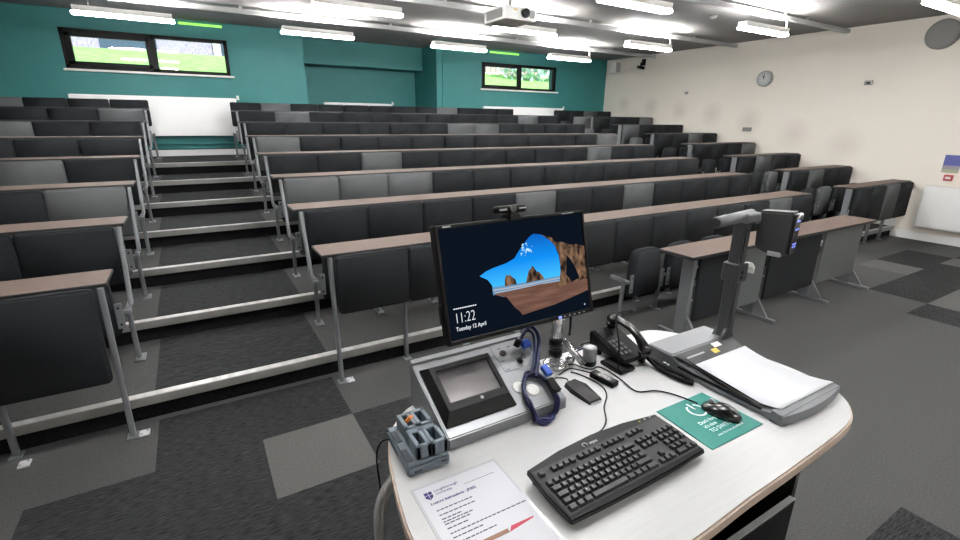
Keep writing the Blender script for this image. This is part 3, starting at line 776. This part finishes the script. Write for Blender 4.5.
for (x0, x1, m, nm) in ((.030, .075, 'ink_green', 'green_bar'), (.075, .150, 'ink_brown', 'brown_bar')):
    b = MB(); b.box(x0 - .02, x1 - .02, -.198, -.188, .0018, .0021); b.build(nm, m, sh)
b = MB(); b.prism([(.130, -.198, .0018), (.195, -.190, .0018), (.195, -.187, .0018), (.140, -.186, .0018)], (0, 0, .0003)); b.build('red_arrow', 'ink_red', sh)

# keyboard
kb = thing('keyboard', 'black full size keyboard on the white desk', 'keyboard', (.557, .561, ZD), math.radians(.6))
KW, KD = .438, .157
KT = Matrix.Translation((0, 0, .012)) @ Matrix.Rotation(math.radians(4.5), 4, 'X')
prof = [(0, .0), (KW * .25, -.004), (KW * .5, -.005), (KW * .75, -.004), (KW, 0), (KW + .004, KD * .5), (KW, KD), (KW * .75, KD + .017), (KW * .5, KD + .023), (KW * .25, KD + .017), (0, KD), (-.004, KD * .5)]
b = MB(); b.prism([(x, y, 0) for x, y in prof], (0, 0, .014), bev=.004, seg=2); b.bm.transform(KT); b.build('case', 'black', kb)
b = MB(); b.prism([(.006, .012, .0142), (KW - .006, .012, .0142), (KW - .006, KD - .012, .0142), (.006, KD - .012, .0142)], (0, 0, .0006)); b.bm.transform(KT); b.build('key_bed', 'black_matt', kb)
def keys(name, lst):
    b = MB()
    for x, y, w in lst:
        h = .0155; z0, z1 = .0148, .0225; g = .0016; i = .0022
        lo = [(x + g, y + g), (x + w - g, y + g), (x + w - g, y + h), (x + g, y + h)]; hi = [(x + g + i, y + g + i), (x + w - g - i, y + g + i), (x + w - g - i, y + h - i * .6), (x + g + i, y + h - i * .6)]
        for k in range(4): b.poly([(*lo[k], z0), (*lo[(k + 1) % 4], z0), (*hi[(k + 1) % 4], z1), (*hi[k], z1)])
        b.poly([(*p, z1) for p in hi])
    b.bm.transform(KT); b.build(name, 'key', kb)
def row(x, y, ws):
    out = []
    for w in ws: out.append((x, y, w)); x += w
    return out
u = .0183; x0 = .012
yr = [.016 + .0184 * i for i in range(5)]
keys('main_key_block', row(x0, yr[0], [u * 1.3, u * 1.1, u * 1.3, u * 5.9, u * 1.3, u * 1.1, u * 1.1, u * 1.9]) + row(x0, yr[1], [u * 1.3] + [u] * 11 + [u * 2.7]) +
     row(x0, yr[2], [u * 1.75] + [u] * 12 + [u * 1.25]) + row(x0, yr[3], [u * 1.5] + [u] * 12 + [u * 1.5]) + row(x0, yr[4], [u] * 13 + [u * 2]))
fy = .1195
keys('escape_key', [(x0, fy, u)])
keys('function_key_row', [] + row(x0 + 2 * u, fy, [u] * 4) + row(x0 + 6.4 * u, fy, [u] * 4) + row(x0 + 10.8 * u, fy, [u] * 4) + row(x0 + 15.5 * u, fy, [u] * 3))
keys('arrow_key_block', row(x0 + 15.5 * u, yr[0], [u] * 3) + [(x0 + 16.5 * u, yr[1], u)])
keys('navigation_key_block', row(x0 + 15.5 * u, yr[3], [u] * 3) + row(x0 + 15.5 * u, yr[4], [u] * 3))
def legends(name, rows):
    out = bmesh.new()
    for y, chars in rows:
        for x, chr_ in chars:
            cu = bpy.data.curves.new('legend', 'FONT'); cu.body = chr_; cu.size = .0068; t = bpy.data.objects.new('legend_tmp', cu); COL.objects.link(t)
            me = bpy.data.meshes.new_from_object(t.evaluated_get(bpy.context.evaluated_depsgraph_get())); bpy.data.objects.remove(t); bpy.data.curves.remove(cu)
            me.transform(KT @ Matrix.Translation((x + .0046, y + .0082, .0227))); out.from_mesh(me); bpy.data.meshes.remove(me)
    m_ = MB(); m_.bm.free(); m_.bm = out; m_.build(name, 'legend', kb)
legends('key_legend', [(yr[1], [(x0 + u * (1.3 + i), c) for i, c in enumerate('\\ZXCVBNM,./')]), (yr[2], [(x0 + u * (1.75 + i), c) for i, c in enumerate("ASDFGHJKL;'#")]),
     (yr[3], [(x0 + u * (1.5 + i), c) for i, c in enumerate('QWERTYUIOP[]')]), (yr[4], [(x0 + u * (1 + i), c) for i, c in enumerate('1234567890-=')])])
nx = x0 + 18.9 * u
keys('number_pad', row(nx, yr[0], [u * 2, u, u]) + row(nx, yr[1], [u] * 3) + row(nx, yr[2], [u] * 4) + row(nx, yr[3], [u] * 4) + row(nx, yr[4], [u] * 4))
o = text('maker_mark', 'wyse', .013, 'print_white', kb, KT @ Matrix.Translation((.192, KD - .006, .0146)))
b = MB(); b.tube([Vector((.178 + .007 * math.cos(a), KD - .002 + .006 * math.sin(a), .0148)) for a in [k * .5 - .4 for k in range(10)]], .0011, 0, 6); b.bm.transform(KT); b.build('maker_symbol', 'print_white', kb)
b = MB()
for i in range(3): b.box(.37 + i * .02, .374 + i * .02, KD - .006, KD - .002, .0143, .0148, 0 if i == 0 else 1)
b.bm.transform(KT); b.build('indicator_light', ['led_yellow', 'grey_plastic'], kb)
b = MB()
for x in (.03, KW - .03): b.box(x - .015, x + .015, KD - .02, KD - .008, -.006, .016)
b.build('riser_foot', 'black', kb); kb.children[-1].location = (0, 0, .006)

def cable(name, pts, r, label, m='black'):
    b = MB(); b.tube(smooth(pts, 8), r, 0, 8); tag(b.build(name, m), label, 'cable', 'black cables on the desk'); 
    return b
cable('keyboard_cable', [(.815, .760, .914), (.850, .772, .906), (.893, .80, .9035), (.935, .85, .9035), (.985, .89, .9035), (1.010, .93, .9035), (1.012, .975, .9035), (1.0, 1.03, .9035), (.985, 1.055, .9035)], .0022, 'thin black cable running from the keyboard back to the monitor pole')
cable('mouse_cable', [(1.185, .722, .908), (1.172, .79, .9035), (1.140, .835, .9035), (1.085, .862, .9035), (1.094, .93, .9035), (1.100, .99, .9035), (1.092, 1.035, .9035), (1.062, 1.034, .9035), (1.045, 1.05, .9035), (1.03, 1.09, .9035), (1.01, 1.10, .9035)], .0022, 'thin black cable running from the mouse across the desk')

# mouse mat and mouse
mm = thing('mouse_mat', 'teal mouse mat with white power symbol and lettering', 'mouse mat', (1.040, .570, ZD))
b = MB(); b.prism([(.0, .003, .0), (.224, .0, 0), (.218, .188, 0), (.012, .190, 0)], (0, 0, .003), bev=.001, seg=1); b.build('mat_sheet', 'mat_teal', mm)
b = MB(); c = Vector((.118, .135, .0034))
b.tube([c + Vector((.026 * math.cos(a), .026 * math.sin(a), 0)) for a in [PI / 2 + .5 + k * (2 * PI - 1.0) / 20 for k in range(21)]], .0030, 0, 6, flat=.15); b.tube([c + Vector((0, .004, 0)), c + Vector((0, .034, 0))], .0030, 0, 6, flat=.15)
b.build('power_symbol', 'print_white', mm)
for body, size, y in (("Don't forget", .0165, .083), ("it's nice", .0165, .066), ('TO SWITCH OFF', .0185, .046), ('www.lboro.ac.uk/switchoff', .0105, .028)):
    text('mat_lettering', body, size, 'print_white', mm, Matrix.Translation((.065, y, .0032)))
ms = thing('mouse', 'black computer mouse on the teal mat', 'mouse', (1.203, .658, ZD + .003), math.radians(12))
b = MB()
rings = []
for k in range(13):
    t = k / 12; y = -.054 + .108 * t; w = .031 * (math.sin(PI * min(max(t * .94 + .03, 0), 1)) ** .45); hgt = .036 * (math.sin(PI * (t * .86 + .07)) ** .7) * (1.1 - .35 * t)
    rings.append([b.bm.verts.new((w * math.cos(a), y, max(0, hgt * math.sin(a) ** .8) if 0 <= a <= PI else 0)) for a in [PI * q / 12 for q in range(13)]])
for A, B in zip(rings, rings[1:]):
    for q in range(12): f = b.bm.faces.new((A[q], A[q + 1], B[q + 1], B[q])); f.smooth = True
b.bm.faces.new(rings[0]); b.bm.faces.new(rings[-1][::-1])
for A, B in zip(rings, rings[1:]): b.bm.faces.new((A[0], B[0], B[-1], A[-1]))
b.build('shell', 'black_gloss', ms)
b = MB(); b.cyl((-.004, .030, .026), (.004, .030, .026), .009, 0, 16); b.build('scroll_wheel', 'grey_plastic', ms)
b = MB(); b.tube([(0, .052, .013), (0, .04, .0235), (0, .02, .031), (0, .008, .0335)], .0009, 0, 5); b.build('button_gap', 'black_matt', ms)

# monitor
mo = thing('monitor', 'black flat monitor on a chrome pole showing the time 11:22', 'monitor', (.795, 1.10, ZD))
TI = .2518
MM = Matrix.Translation((.0065, .005, .3655)) @ Matrix.Rotation(-TI, 4, 'X')      # local: x right, z up the screen, -y towards the viewer
MW, MH = .535, .335
b = MB(); b.box(-MW / 2, MW / 2, 0, .030, -MH / 2, MH / 2, bev=.005, seg=2); b.box(-.17, .17, .028, .055, -.12, .12, bev=.012)
for s in (-1, 1): b.box(-MW / 2 - .004, -MW / 2 + .004, .008, .024, -.105, -.055) if s < 0 else None
for q in ((-MW / 2, MW / 2, MH / 2 - .011, MH / 2), (-MW / 2, MW / 2, -MH / 2, -MH / 2 + .013), (-MW / 2, -MW / 2 + .012, -MH / 2, MH / 2), (MW / 2 - .012, MW / 2, -MH / 2, MH / 2)): b.box(q[0], q[1], -.006, .002, q[2], q[3], bev=.0025, seg=1)
b.build('housing', 'black', mo).matrix_local = MM
scr = MB(); scr.box(-MW / 2 + .011, MW / 2 - .011, -.0012, .0005, -MH / 2 + .012, MH / 2 - .010); scr = scr.build('screen', 'scr_dark', mo); scr.matrix_local = MM
def flat(pts, d): return [(x, -.0013 - d * .0004, z) for x, z in pts]
arch = [(-.143, .011), (-.120, .022), (-.096, .028), (-.047, .036), (-.018, .046), (.003, .068), (.022, .086), (.045, .104), (.060, .111), (.088, .106), (.114, .095), (.137, .067), (.150, .03), (.152, -.02), (.150, -.06), (.0, -.075), (-.075, -.060), (-.100, -.046), (-.106, -.02), (-.118, -.003)]
b = MB(); b.poly(flat(arch, 0)); b.build('picture_sky', 'scr_sky', scr)
b = MB(); rnd = random.Random(5)
for i in range(26):
    cx, cz = .022 + rnd.gauss(0, .011), .066 + rnd.gauss(0, .008); r = rnd.uniform(.0012, .0032)
    b.poly(flat([(cx + r * math.cos(a) * 1.3, cz + r * math.sin(a)) for a in [2 * PI * k / 7 for k in range(7)]], 1 + i * .1))
b.build('picture_cloud', 'scr_white', scr)
b = MB(); b.poly(flat([(-.106, -.026), (-.007, -.030), (.151, -.031), (.151, -.055), (-.106, -.05)], 3)); b.build('picture_sea', 'scr_sea', scr)
b = MB(); b.poly(flat([(-.105, -.034), (.0, -.037), (.151, -.036), (.151, -.039), (.0, -.041), (-.105, -.038)], 4)); b.poly(flat([(-.10, -.043), (.151, -.044), (.151, -.046), (-.10, -.046)], 4)); b.build('picture_surf', 'scr_foam', scr)
b = MB(); b.poly(flat([(-.106, -.047), (-.01, -.047), (.06, -.045), (.141, -.048), (.205, -.050), (.255, -.056), (.255, -.094), (.18, -.107), (.110, -.117), (.03, -.123), (-.012, -.126), (-.022, -.112), (-.036, -.100), (-.061, -.064), (-.085, -.056)], 5)); b.build('picture_sand', 'scr_sand', scr)
b = MB(); b.poly(flat([(-.064, -.031), (-.061, -.010), (-.054, .003), (-.048, -.002), (-.042, .001), (-.036, -.006), (-.024, -.016), (-.021, -.031)], 6)); b.poly(flat([(.013, -.033), (.018, -.018), (.028, .004), (.036, .008), (.042, .015), (.048, .009), (.056, -.004), (.064, -.006), (.076, -.019), (.083, -.032)], 6)); b.build('picture_rock', 'scr_rock', scr)
b = MB(); b.poly(flat([(.086, .107), (.104, .098), (.125, .093), (.140, .076), (.165, .074), (.195, .062), (.225, .060), (.255, .050), (.255, -.050), (.215, -.060), (.185, -.058), (.150, -.066), (.128, -.064), (.140, -.048), (.147, -.02), (.150, .017), (.146, .045), (.136, .066), (.118, .084)], 7)); b.build('picture_cave_wall', 'scr_rock', scr)
b = MB(); b.poly(flat([(.168, -.03), (.180, .03), (.195, .012), (.212, -.02), (.222, -.05), (.19, -.056)], 8)); b.build('picture_shadow', 'scr_dark', scr)
RX = Matrix.Rotation(PI / 2, 4, 'X')
def TS(x, z): return Matrix.Translation((x, -.0036, z)) @ RX
text('clock_text', '11:22', .042, 'scr_text', scr, TS(-.239, -.108) @ Matrix.Diagonal((.72, 1, 1, 1)), offset=-.0008)
text('date_text', 'Tuesday 12 April', .0165, 'scr_text', scr, TS(-.238, -.130) @ Matrix.Diagonal((.86, 1, 1, 1)))
b = MB()
for k in range(11): b.box(-.239 + k * .0068, -.234 + k * .0068, -.0034, -.003, -.0685, -.0655)
b.build('caption_line', 'scr_text', scr)
b = MB(); b.box(.232, .236, -.0034, -.003, -.140, -.136); b.build('screen_icon', 'scr_text', scr)
b = MB(); b.box(-.243, -.218, -.0066, -.0058, MH / 2 - .0085, MH / 2 - .004); b.box(.175, .222, -.0066, -.0058, MH / 2 - .0075, MH / 2 - .0045); b.build('maker_mark', 'grey_plastic', mo).matrix_local = MM
b = MB(); b.box(.120, .132, -.0068, -.0058, -MH / 2 + .003, -MH / 2 + .010); b.build('power_light', 'led_blue', mo).matrix_local = MM
b = MB()
for k in range(5): b.box(.142 + k * .02, .148 + k * .02, -.0068, -.0058, -MH / 2 + .005, -MH / 2 + .008)
b.build('menu_button', 'grey_plastic', mo).matrix_local = MM
px, py = .176, .022
b = MB(); b.cyl((px, py, 0), (px, py, .29), .019, 0, 24); b.tube([(px, py, .28), (px, py + .03, .33), (px, py + .032, .36)], .016, 0, 12); b.lathe([(.042, 0), (.042, .008), (.036, .014), (.024, .018)], (px, py, 0), 28); b.box(.04, px, py + .02, py + .045, .335, .365, bev=.004); b.box(-.02, .06, .062, .085, .31, .41); b.box(px - .019, px + .019, py, py + .045, .33, .37)
b.tube([(px + .01, py - .02, .10), (px + .045, py - .045, .055), (px + .075, py - .06, .018)], [.013, .011, .013], 0, 10); b.sphere((px + .05, py - .02, .020), .017); b.build('pole', 'chrome', mo)
for z in (.040, .078):
    b = MB(); b.cyl((px, py, z), (px, py, z + .026), .0235, 0, 24); b.build('clamp_ring', 'black', mo)
b = MB(); b.tube(smooth([(px + .03, py, .33), (px + .052, py, .24), (px + .05, py - .01, .15), (px + .03, py - .03, .12)], 8), .005, 0, 8); b.build('monitor_cable', 'black', mo)

wc = thing('webcam', 'small black webcam clipped on top of the monitor', 'webcam', (.791, 1.1585, ZD + .5255))
wc.rotation_euler = (-TI, 0, 0)
b = MB(); b.box(-.056, .054, -.022, .008, .012, .036, bev=.009, seg=3); b.build('body', 'black', wc)
b = MB(); b.cyl((.0, -.022, .024), (.0, -.028, .024), .011, 0, 20); b.build('lens', 'lens', wc)
b = MB(); b.box(-.045, -.02, -.0235, -.022, .021, .026); b.box(.024, .048, -.0235, -.022, .022, .026); b.build('grey_mark', 'grey_plastic', wc)
b = MB(); b.box(-.014, .022, -.028, .024, .001, .012, bev=.003, seg=1); b.box(-.014, .022, -.028, -.021, -.010, .004); b.box(-.014, .022, .020, .026, -.04, .004); b.build('clip', 'black', wc)

# small items by the pole
def wedge(b, pts_lo, h_back, h_front):
    n = len(pts_lo)
    lo = [b.bm.verts.new((x, y, 0)) for x, y in pts_lo]; hi = [b.bm.verts.new((x * .9, y * .92, h_back if y > 0 else h_front)) for x, y in pts_lo]
    b.bm.faces.new(lo[::-1]); b.bm.faces.new(hi)
    for k in range(n): b.bm.faces.new((lo[k], lo[(k + 1) % n], hi[(k + 1) % n], hi[k]))
bm1 = thing('boundary_microphone', 'black wedge boundary microphone on the desk beside the console', 'microphone', (.934, .945, ZD))
b = MB(); wedge(b, [(-.024, .055), (.020, .060), (.034, .015), (.026, -.062), (-.026, -.064), (-.032, .015)], .016, .008); b.build('body', 'black_matt', bm1)
b = MB(); b.box(-.022, .022, -.0655, -.0635, .001, .004); b.build('front_edge', 'grey_plastic', bm1)
bm2 = thing('adapter_box', 'small black adapter box between the cup and keyboard cable', 'adapter', (1.042, .962, ZD), math.radians(8))
b = MB(); b.box(-.017, .017, -.048, .046, 0, .020, bev=.005, seg=2); b.build('body', 'black', bm2)
b = MB(); b.box(-.011, .011, -.03, .02, .0198, .0206); b.build('top_label', 'black_gloss', bm2)
cable('microphone_cable', [(.936, 1.010, .9045), (.944, 1.03, .9035), (.918, 1.05, .9035), (.893, 1.03, .9035), (.890, .99, .9035)], .0022, 'short black cable looped behind the wedge boundary microphone')
cable('adapter_cable', [(1.036, 1.016, .906), (1.022, 1.048, .9035), (.995, 1.075, .9035), (.94, 1.06, .9035)], .0022, 'short black cable between adapter box and monitor pole')
cp = thing('beaker', 'frosted cylinder with a black base behind the adapter box', 'beaker', (1.082, 1.072, ZD))
b = MB(); b.lathe([(.024, .018), (.024, .062), (.022, .066), (.010, .067)], (0, 0, 0), 28); b.build('cylinder', 'frost', cp)
b = MB(); b.lathe([(.0235, 0), (.0250, .004), (.0250, .018), (.023, .019)], (0, 0, 0), 28); b.build('base', 'black', cp)
cable('blue_lead', [(1.02, 1.12, .904), (1.06, 1.15, .904), (1.14, 1.165, .904), (1.22, 1.16, .904)], .003, 'navy blue cable along the back edge of the desk', 'blue_cable')

# gooseneck microphone
gm = thing('gooseneck_microphone', 'thin gooseneck microphone on a square black base in front of the telephone', 'microphone', (1.150, 1.008, ZD), math.radians(2))
b = MB(); b.prism([(-.037, -.050, 0), (.038, -.050, 0), (.036, .048, 0), (-.035, .048, 0)], (0, 0, .015), bev=.005, seg=2); b.build('base', 'black', gm)
b = MB(); b.tube(smooth([(-.026, -.028, .013), (-.032, -.026, .10), (-.046, -.02, .17), (-.052, -.018, .198), (-.040, -.018, .214), (-.008, -.018, .214), (.01, -.018, .210)], 6), .0028, 0, 8); b.build('neck', 'black', gm)
b = MB(); b.cyl((.01, -.018, .210), (.038, -.018, .205), .005, 0, 12); b.build('capsule', 'black_gloss', gm)

# telephone
ph = thing('telephone', 'black desk telephone with handset and coiled cord', 'telephone', (1.200, 1.062, ZD), math.radians(0))
b = MB(); b.prism([(-.05, .085, .022), (-.05, -.085, .020), (-.05, -.085, .034), (-.05, .075, .084), (-.05, .09, .074)], (.115, 0, 0), bev=.004, seg=2); b.build('body', 'black', ph)
for q in ((-.045, -.03, .04, .08, .03), (.045, .06, .03, .08, .03), (.046, .06, -.08, -.06, .024)):
    b = MB(); b.box(q[0], q[1], q[2], q[3], 0, q[4]); b.build('foot', 'black', ph)
TP = Matrix.Translation((0, -.085, .0355)) @ Matrix.Rotation(math.atan2(.050, .16), 4, 'X')
b = MB()
for r_ in range(4):
    for c_ in range(3): b.box(-.040 + c_ * .018, -.026 + c_ * .018, .025 + r_ * .020, .039 + r_ * .020, .0, .004, bev=.001, seg=1)
b.bm.transform(TP); b.build('keypad', 'vis_dark', ph)
b = MB(); b.box(-.042, .012, .118, .160, 0, .004, bev=.001, seg=1); b.bm.transform(TP); b.build('display', 'black_gloss', ph)
hs = MB(); hs.tube([TP @ Vector(v) for v in ((.040, -.012, .022), (.040, .012, .030), (.040, .045, .046), (.040, .085, .054), (.040, .125, .050), (.040, .160, .036), (.040, .180, .026))], [.018, .020, .0155, .0145, .0155, .020, .018], 0, 14, flat=.8)
for y in (.0, .165): hs.cyl(TP @ Vector((.040, y, .020)), TP @ Vector((.040, y, .003)), .019, 0, 18)
hs.build('handset', 'black_gloss', ph)
b = MB(); base_pts = smooth([(.045, -.090, .034), (.052, -.125, .014), (.050, -.170, .010), (.054, -.225, .010), (.068, -.262, .010), (.080, -.240, .010), (.076, -.19, .010), (.070, -.14, .010), (.052, -.088, .030)], 44)
coil = [p + Vector((.0052 * math.cos(i * 1.25), .003 * math.cos(i * 1.25), .0052 * math.sin(i * 1.25))) for i, p in enumerate(base_pts)]
b.tube(coil, .0026, 0, 6); b.build('coiled_cord', 'black', ph)
b = MB(); b.tube(smooth([(-.03, .09, .03), (-.045, .12, .012), (-.055, .125, .004), (-.075, .11, .004)], 6), .0025, 0, 6); b.build('line_cord', 'black', ph)

# document camera
dc = thing('document_camera', 'grey document camera with white platen and folding arm', 'document camera', (1.298, .54, ZD))
DW = .318
b = MB(); b.prism([(0, .0, .004), (0, .47, .004), (0, .47, .050), (0, .365, .050), (0, .335, .036), (0, .20, .016), (0, .06, .018), (0, .0, .034)], (DW, 0, 0), bev=.002, seg=1); b.build('base', 'vis_grey', dc)
b = MB(); b.box(.004, DW - .004, .372, .468, .050, .0530, bev=.001, seg=1); b.build('lamp_cover', 'cover_silver', dc)
b = MB(); b.prism([(.006, .305, .0345), (DW - .006, .305, .0345), (DW - .006, .362, .0505), (.006, .362, .0505)], (0, 0, .0012)); b.build('control_strip', 'vis_dark', dc)
# curved platen, slightly sunk
b = MB()
n = 14; xs0, xs1 = .022, DW - .004
pz = lambda t: .0185 + .018 * (2 * t - 1) ** 2
for k in range(n):
    t0, t1 = k / n, (k + 1) / n; ya, yb = .018 + .284 * t0, .018 + .284 * t1
    f = b.poly([(xs0, ya, pz(t0)), (xs1, ya, pz(t0)), (xs1, yb, pz(t1)), (xs0, yb, pz(t1))]); f.smooth = True
bmesh.ops.remove_doubles(b.bm, verts=b.bm.verts[:], dist=1e-5)
r = bmesh.ops.extrude_face_region(b.bm, geom=b.bm.faces[:]); bmesh.ops.translate(b.bm, verts=[v for v in r['geom'] if isinstance(v, bmesh.types.BMVert)], vec=(0, 0, .002))
b.build('platen', 'platen', dc)
b = MB(); b.prism([(.004, .07, .022), (.004, .362, .050), (.004, .335, .0515), (.004, .20, .030), (.004, .07, .026)], (.016, 0, 0)); b.box(-.001, .003, .06, .34, .018, .026); b.build('side_slot', 'black', dc)
b = MB()                                                              # curved front bar
N = 12
def bow(t): return -.016 * (1 - (2 * t - 1) ** 2)
for k in range(N):
    a, c = k / N, (k + 1) / N; xa, xc = -.002 + (DW + .004) * a, -.002 + (DW + .004) * c
    A = [(xa, bow(a) + .0, 0), (xa, bow(a) + .0, .030), (xa, bow(a) + .032, .035), (xa, bow(a) + .032, 0)]; B = [(xc, bow(c) + .0, 0), (xc, bow(c) + .0, .030), (xc, bow(c) + .032, .035), (xc, bow(c) + .032, 0)]
    for q in range(4): b.poly([A[q], A[(q + 1) % 4], B[(q + 1) % 4], B[q]])
    if k == 0: b.poly(A)
    if k == N - 1: b.poly(B[::-1])
b.build('front_bar', 'vis_grey', dc)
for x, y in ((.02, .06), (DW - .02, .06), (.02, .44), (DW - .02, .44)):
    b = MB(); b.cyl((x, y, 0), (x, y, .006), .010, 0, 12); b.build('foot', 'black', dc)
b = MB()
for y in (.42, .405): b.lathe([(.006, 0), (.006, .004), (.003, .005)], (-.004, y - .03, .012), 10)
b.build('side_screw', 'zinc', dc)
AC = Matrix.Translation((0, .305, .0357)) @ Matrix.Rotation(math.atan2(.016, .057), 4, 'X')
b = MB(); b.box(.165, .195, .014, .034, 0, .0008); b.bm.transform(AC); b.build('yellow_label', 'yellow_sticker', dc)
b = MB(); b.box(.04, .13, .030, .036, 0, .0008); b.bm.transform(AC); b.build('printed_strip', 'grey_plastic', dc)
b = MB(); b.box(.195, .235, .036, .056, 0, .0008); b.bm.transform(AC); b.build('white_label', 'print_white', dc)
ax, ay = .300, .365
b = MB(); b.prism([(ax - .05, ay - .010, .050), (ax + .03, ay - .010, .050), (ax + .01, ay - .010, .085), (ax - .02, ay - .010, .095)], (0, .014, 0), bev=.003, seg=1); b.prism([(ax - .03, ay + .03, .050), (ax + .04, ay + .03, .050), (ax + .02, ay + .03, .08), (ax - .01, ay + .03, .08)], (0, .012, 0)); b.build('hinge', 'vis_dark', dc)
b = MB(); b.box(ax - .022, ax + .022, ay - .006, ay + .034, .045, .50, bev=.004, seg=1); b.box(ax - .010, ax + .010, ay - .009, ay - .004, .06, .46); b.build('arm', 'vis_dark', dc)
b = MB(); b.box(ax - .032, ax + .032, ay - .016, ay + .044, .265, .335, bev=.005, seg=1)
for z in (.285, .305): b.cyl((ax - .005, ay - .018, z), (ax - .005, ay - .014, z), .006, 1, 10)
cl_ = b.build('height_clamp', ['vis_dark', 'black'], dc)
b = MB(); b.prism([(ax + .03, ay - .006, .318), (ax + .062, ay - .012, .312), (ax + .070, ay - .012, .300), (ax + .070, ay - .012, .286), (ax + .080, ay - .012, .286), (ax + .080, ay - .012, .312), (ax + .062, ay - .012, .328), (ax + .03, ay - .006, .332)], (0, .02, 0), bev=.002, seg=1); b.build('lever', 'white_plastic', cl_)
b = MB(); b.cyl((ax - .165, ay + .008, .492), (ax + .03, ay + .008, .502), .019, 0, 24); b.box(ax - .03, ax + .05, ay - .018, ay + .036, .478, .512, bev=.008, seg=2); b.box(ax + .03, ax + .085, ay - .012, ay + .022, .470, .500, bev=.006); b.build('head_arm', 'vis_grey', dc)
b = MB(); b.cyl((ax - .1655, ay + .008, .4919), (ax - .169, ay + .008, .4915), .0165, 0, 24); b.build('knob_cap', 'vis_dark', dc)
HM = Matrix.Translation((ax + .058, ay - .005, .372)) @ Matrix.Rotation(math.radians(11), 4, 'Z')
b = MB(); b.prism([(0, .0, .015), (0, .006, .142), (0, -.105, .150), (0, -.105, .0), (0, -.035, .0)], (.062, 0, 0), bev=.007, seg=2); b.bm.transform(HM); hd = b.build('camera_head', 'vis_dark', dc)
b = MB(); b.box(.004, .058, -.111, -.104, .005, .146, bev=.003); b.bm.transform(HM); b.build('lamp_face', 'black_gloss', hd)
b = MB()
for z in (.03, .040, .090, .118):
    for x in (.014, .034): b.box(x, x + .008, -.113, -.110, z, z + .004)
b.bm.transform(HM); b.build('blue_lamp', 'led_blue', hd)
b = MB(); b.tube([HM @ Vector(v) for v in ((.010, -.112, .126), (.02, -.114, .142), (.044, -.114, .142), (.052, -.112, .126))], .0035, 0, 8); b.build('lens_ring', 'white_plastic', hd)
b = MB(); b.box(-.003, .045, -.085, -.045, -.006, .010, bev=.002); b.bm.transform(HM); b.build('mirror_tab', 'grey_plastic', hd)

# ------------------------------------------------------------------ daylight, camera, colour
w = bpy.data.worlds.new('daylight'); SC.world = w; w.use_nodes = True
w.node_tree.nodes['Background'].inputs[0].default_value = (.80, .90, 1., 1); w.node_tree.nodes['Background'].inputs[1].default_value = .95
su = bpy.data.lights.new('sun', 'SUN'); su.energy = 4.6; su.angle = .05; so = bpy.data.objects.new('sun', su); COL.objects.link(so); so.rotation_euler = (math.radians(40), 0, math.radians(15)); so.location = (0, 0, 12)

cam = bpy.data.cameras.new('camera'); co = bpy.data.objects.new('camera', cam); COL.objects.link(co)
yaw, pitch, roll, F = .53765, -.30434, .0101, 475.28
cam.sensor_width = 36.; cam.sensor_fit = 'HORIZONTAL'; cam.lens = 36. * F / 960; cam.clip_start = .05; cam.clip_end = 120
fw = Vector((math.sin(yaw) * math.cos(pitch), math.cos(yaw) * math.cos(pitch), math.sin(pitch)))
rt = Vector((math.cos(yaw), -math.sin(yaw), 0)); up = rt.cross(fw)
r2 = rt * math.cos(roll) + up * math.sin(roll); u2 = up * math.cos(roll) - rt * math.sin(roll)
mw = Matrix(((r2.x, u2.x, -fw.x, 0), (r2.y, u2.y, -fw.y, 0), (r2.z, u2.z, -fw.z, 1.7), (0, 0, 0, 1)))
co.matrix_world = mw
SC.camera = co
vs = SC.view_settings
SC.display_settings.display_device = 'sRGB'
vs.view_transform = 'Standard'; vs.look = 'None'; vs.exposure = 1.02; vs.gamma = 1.; vs.use_curve_mapping = False
SC.cycles.use_denoising = True
SC.cycles.max_bounces = 8; SC.cycles.diffuse_bounces = 5; SC.cycles.sample_clamp_indirect = 6.
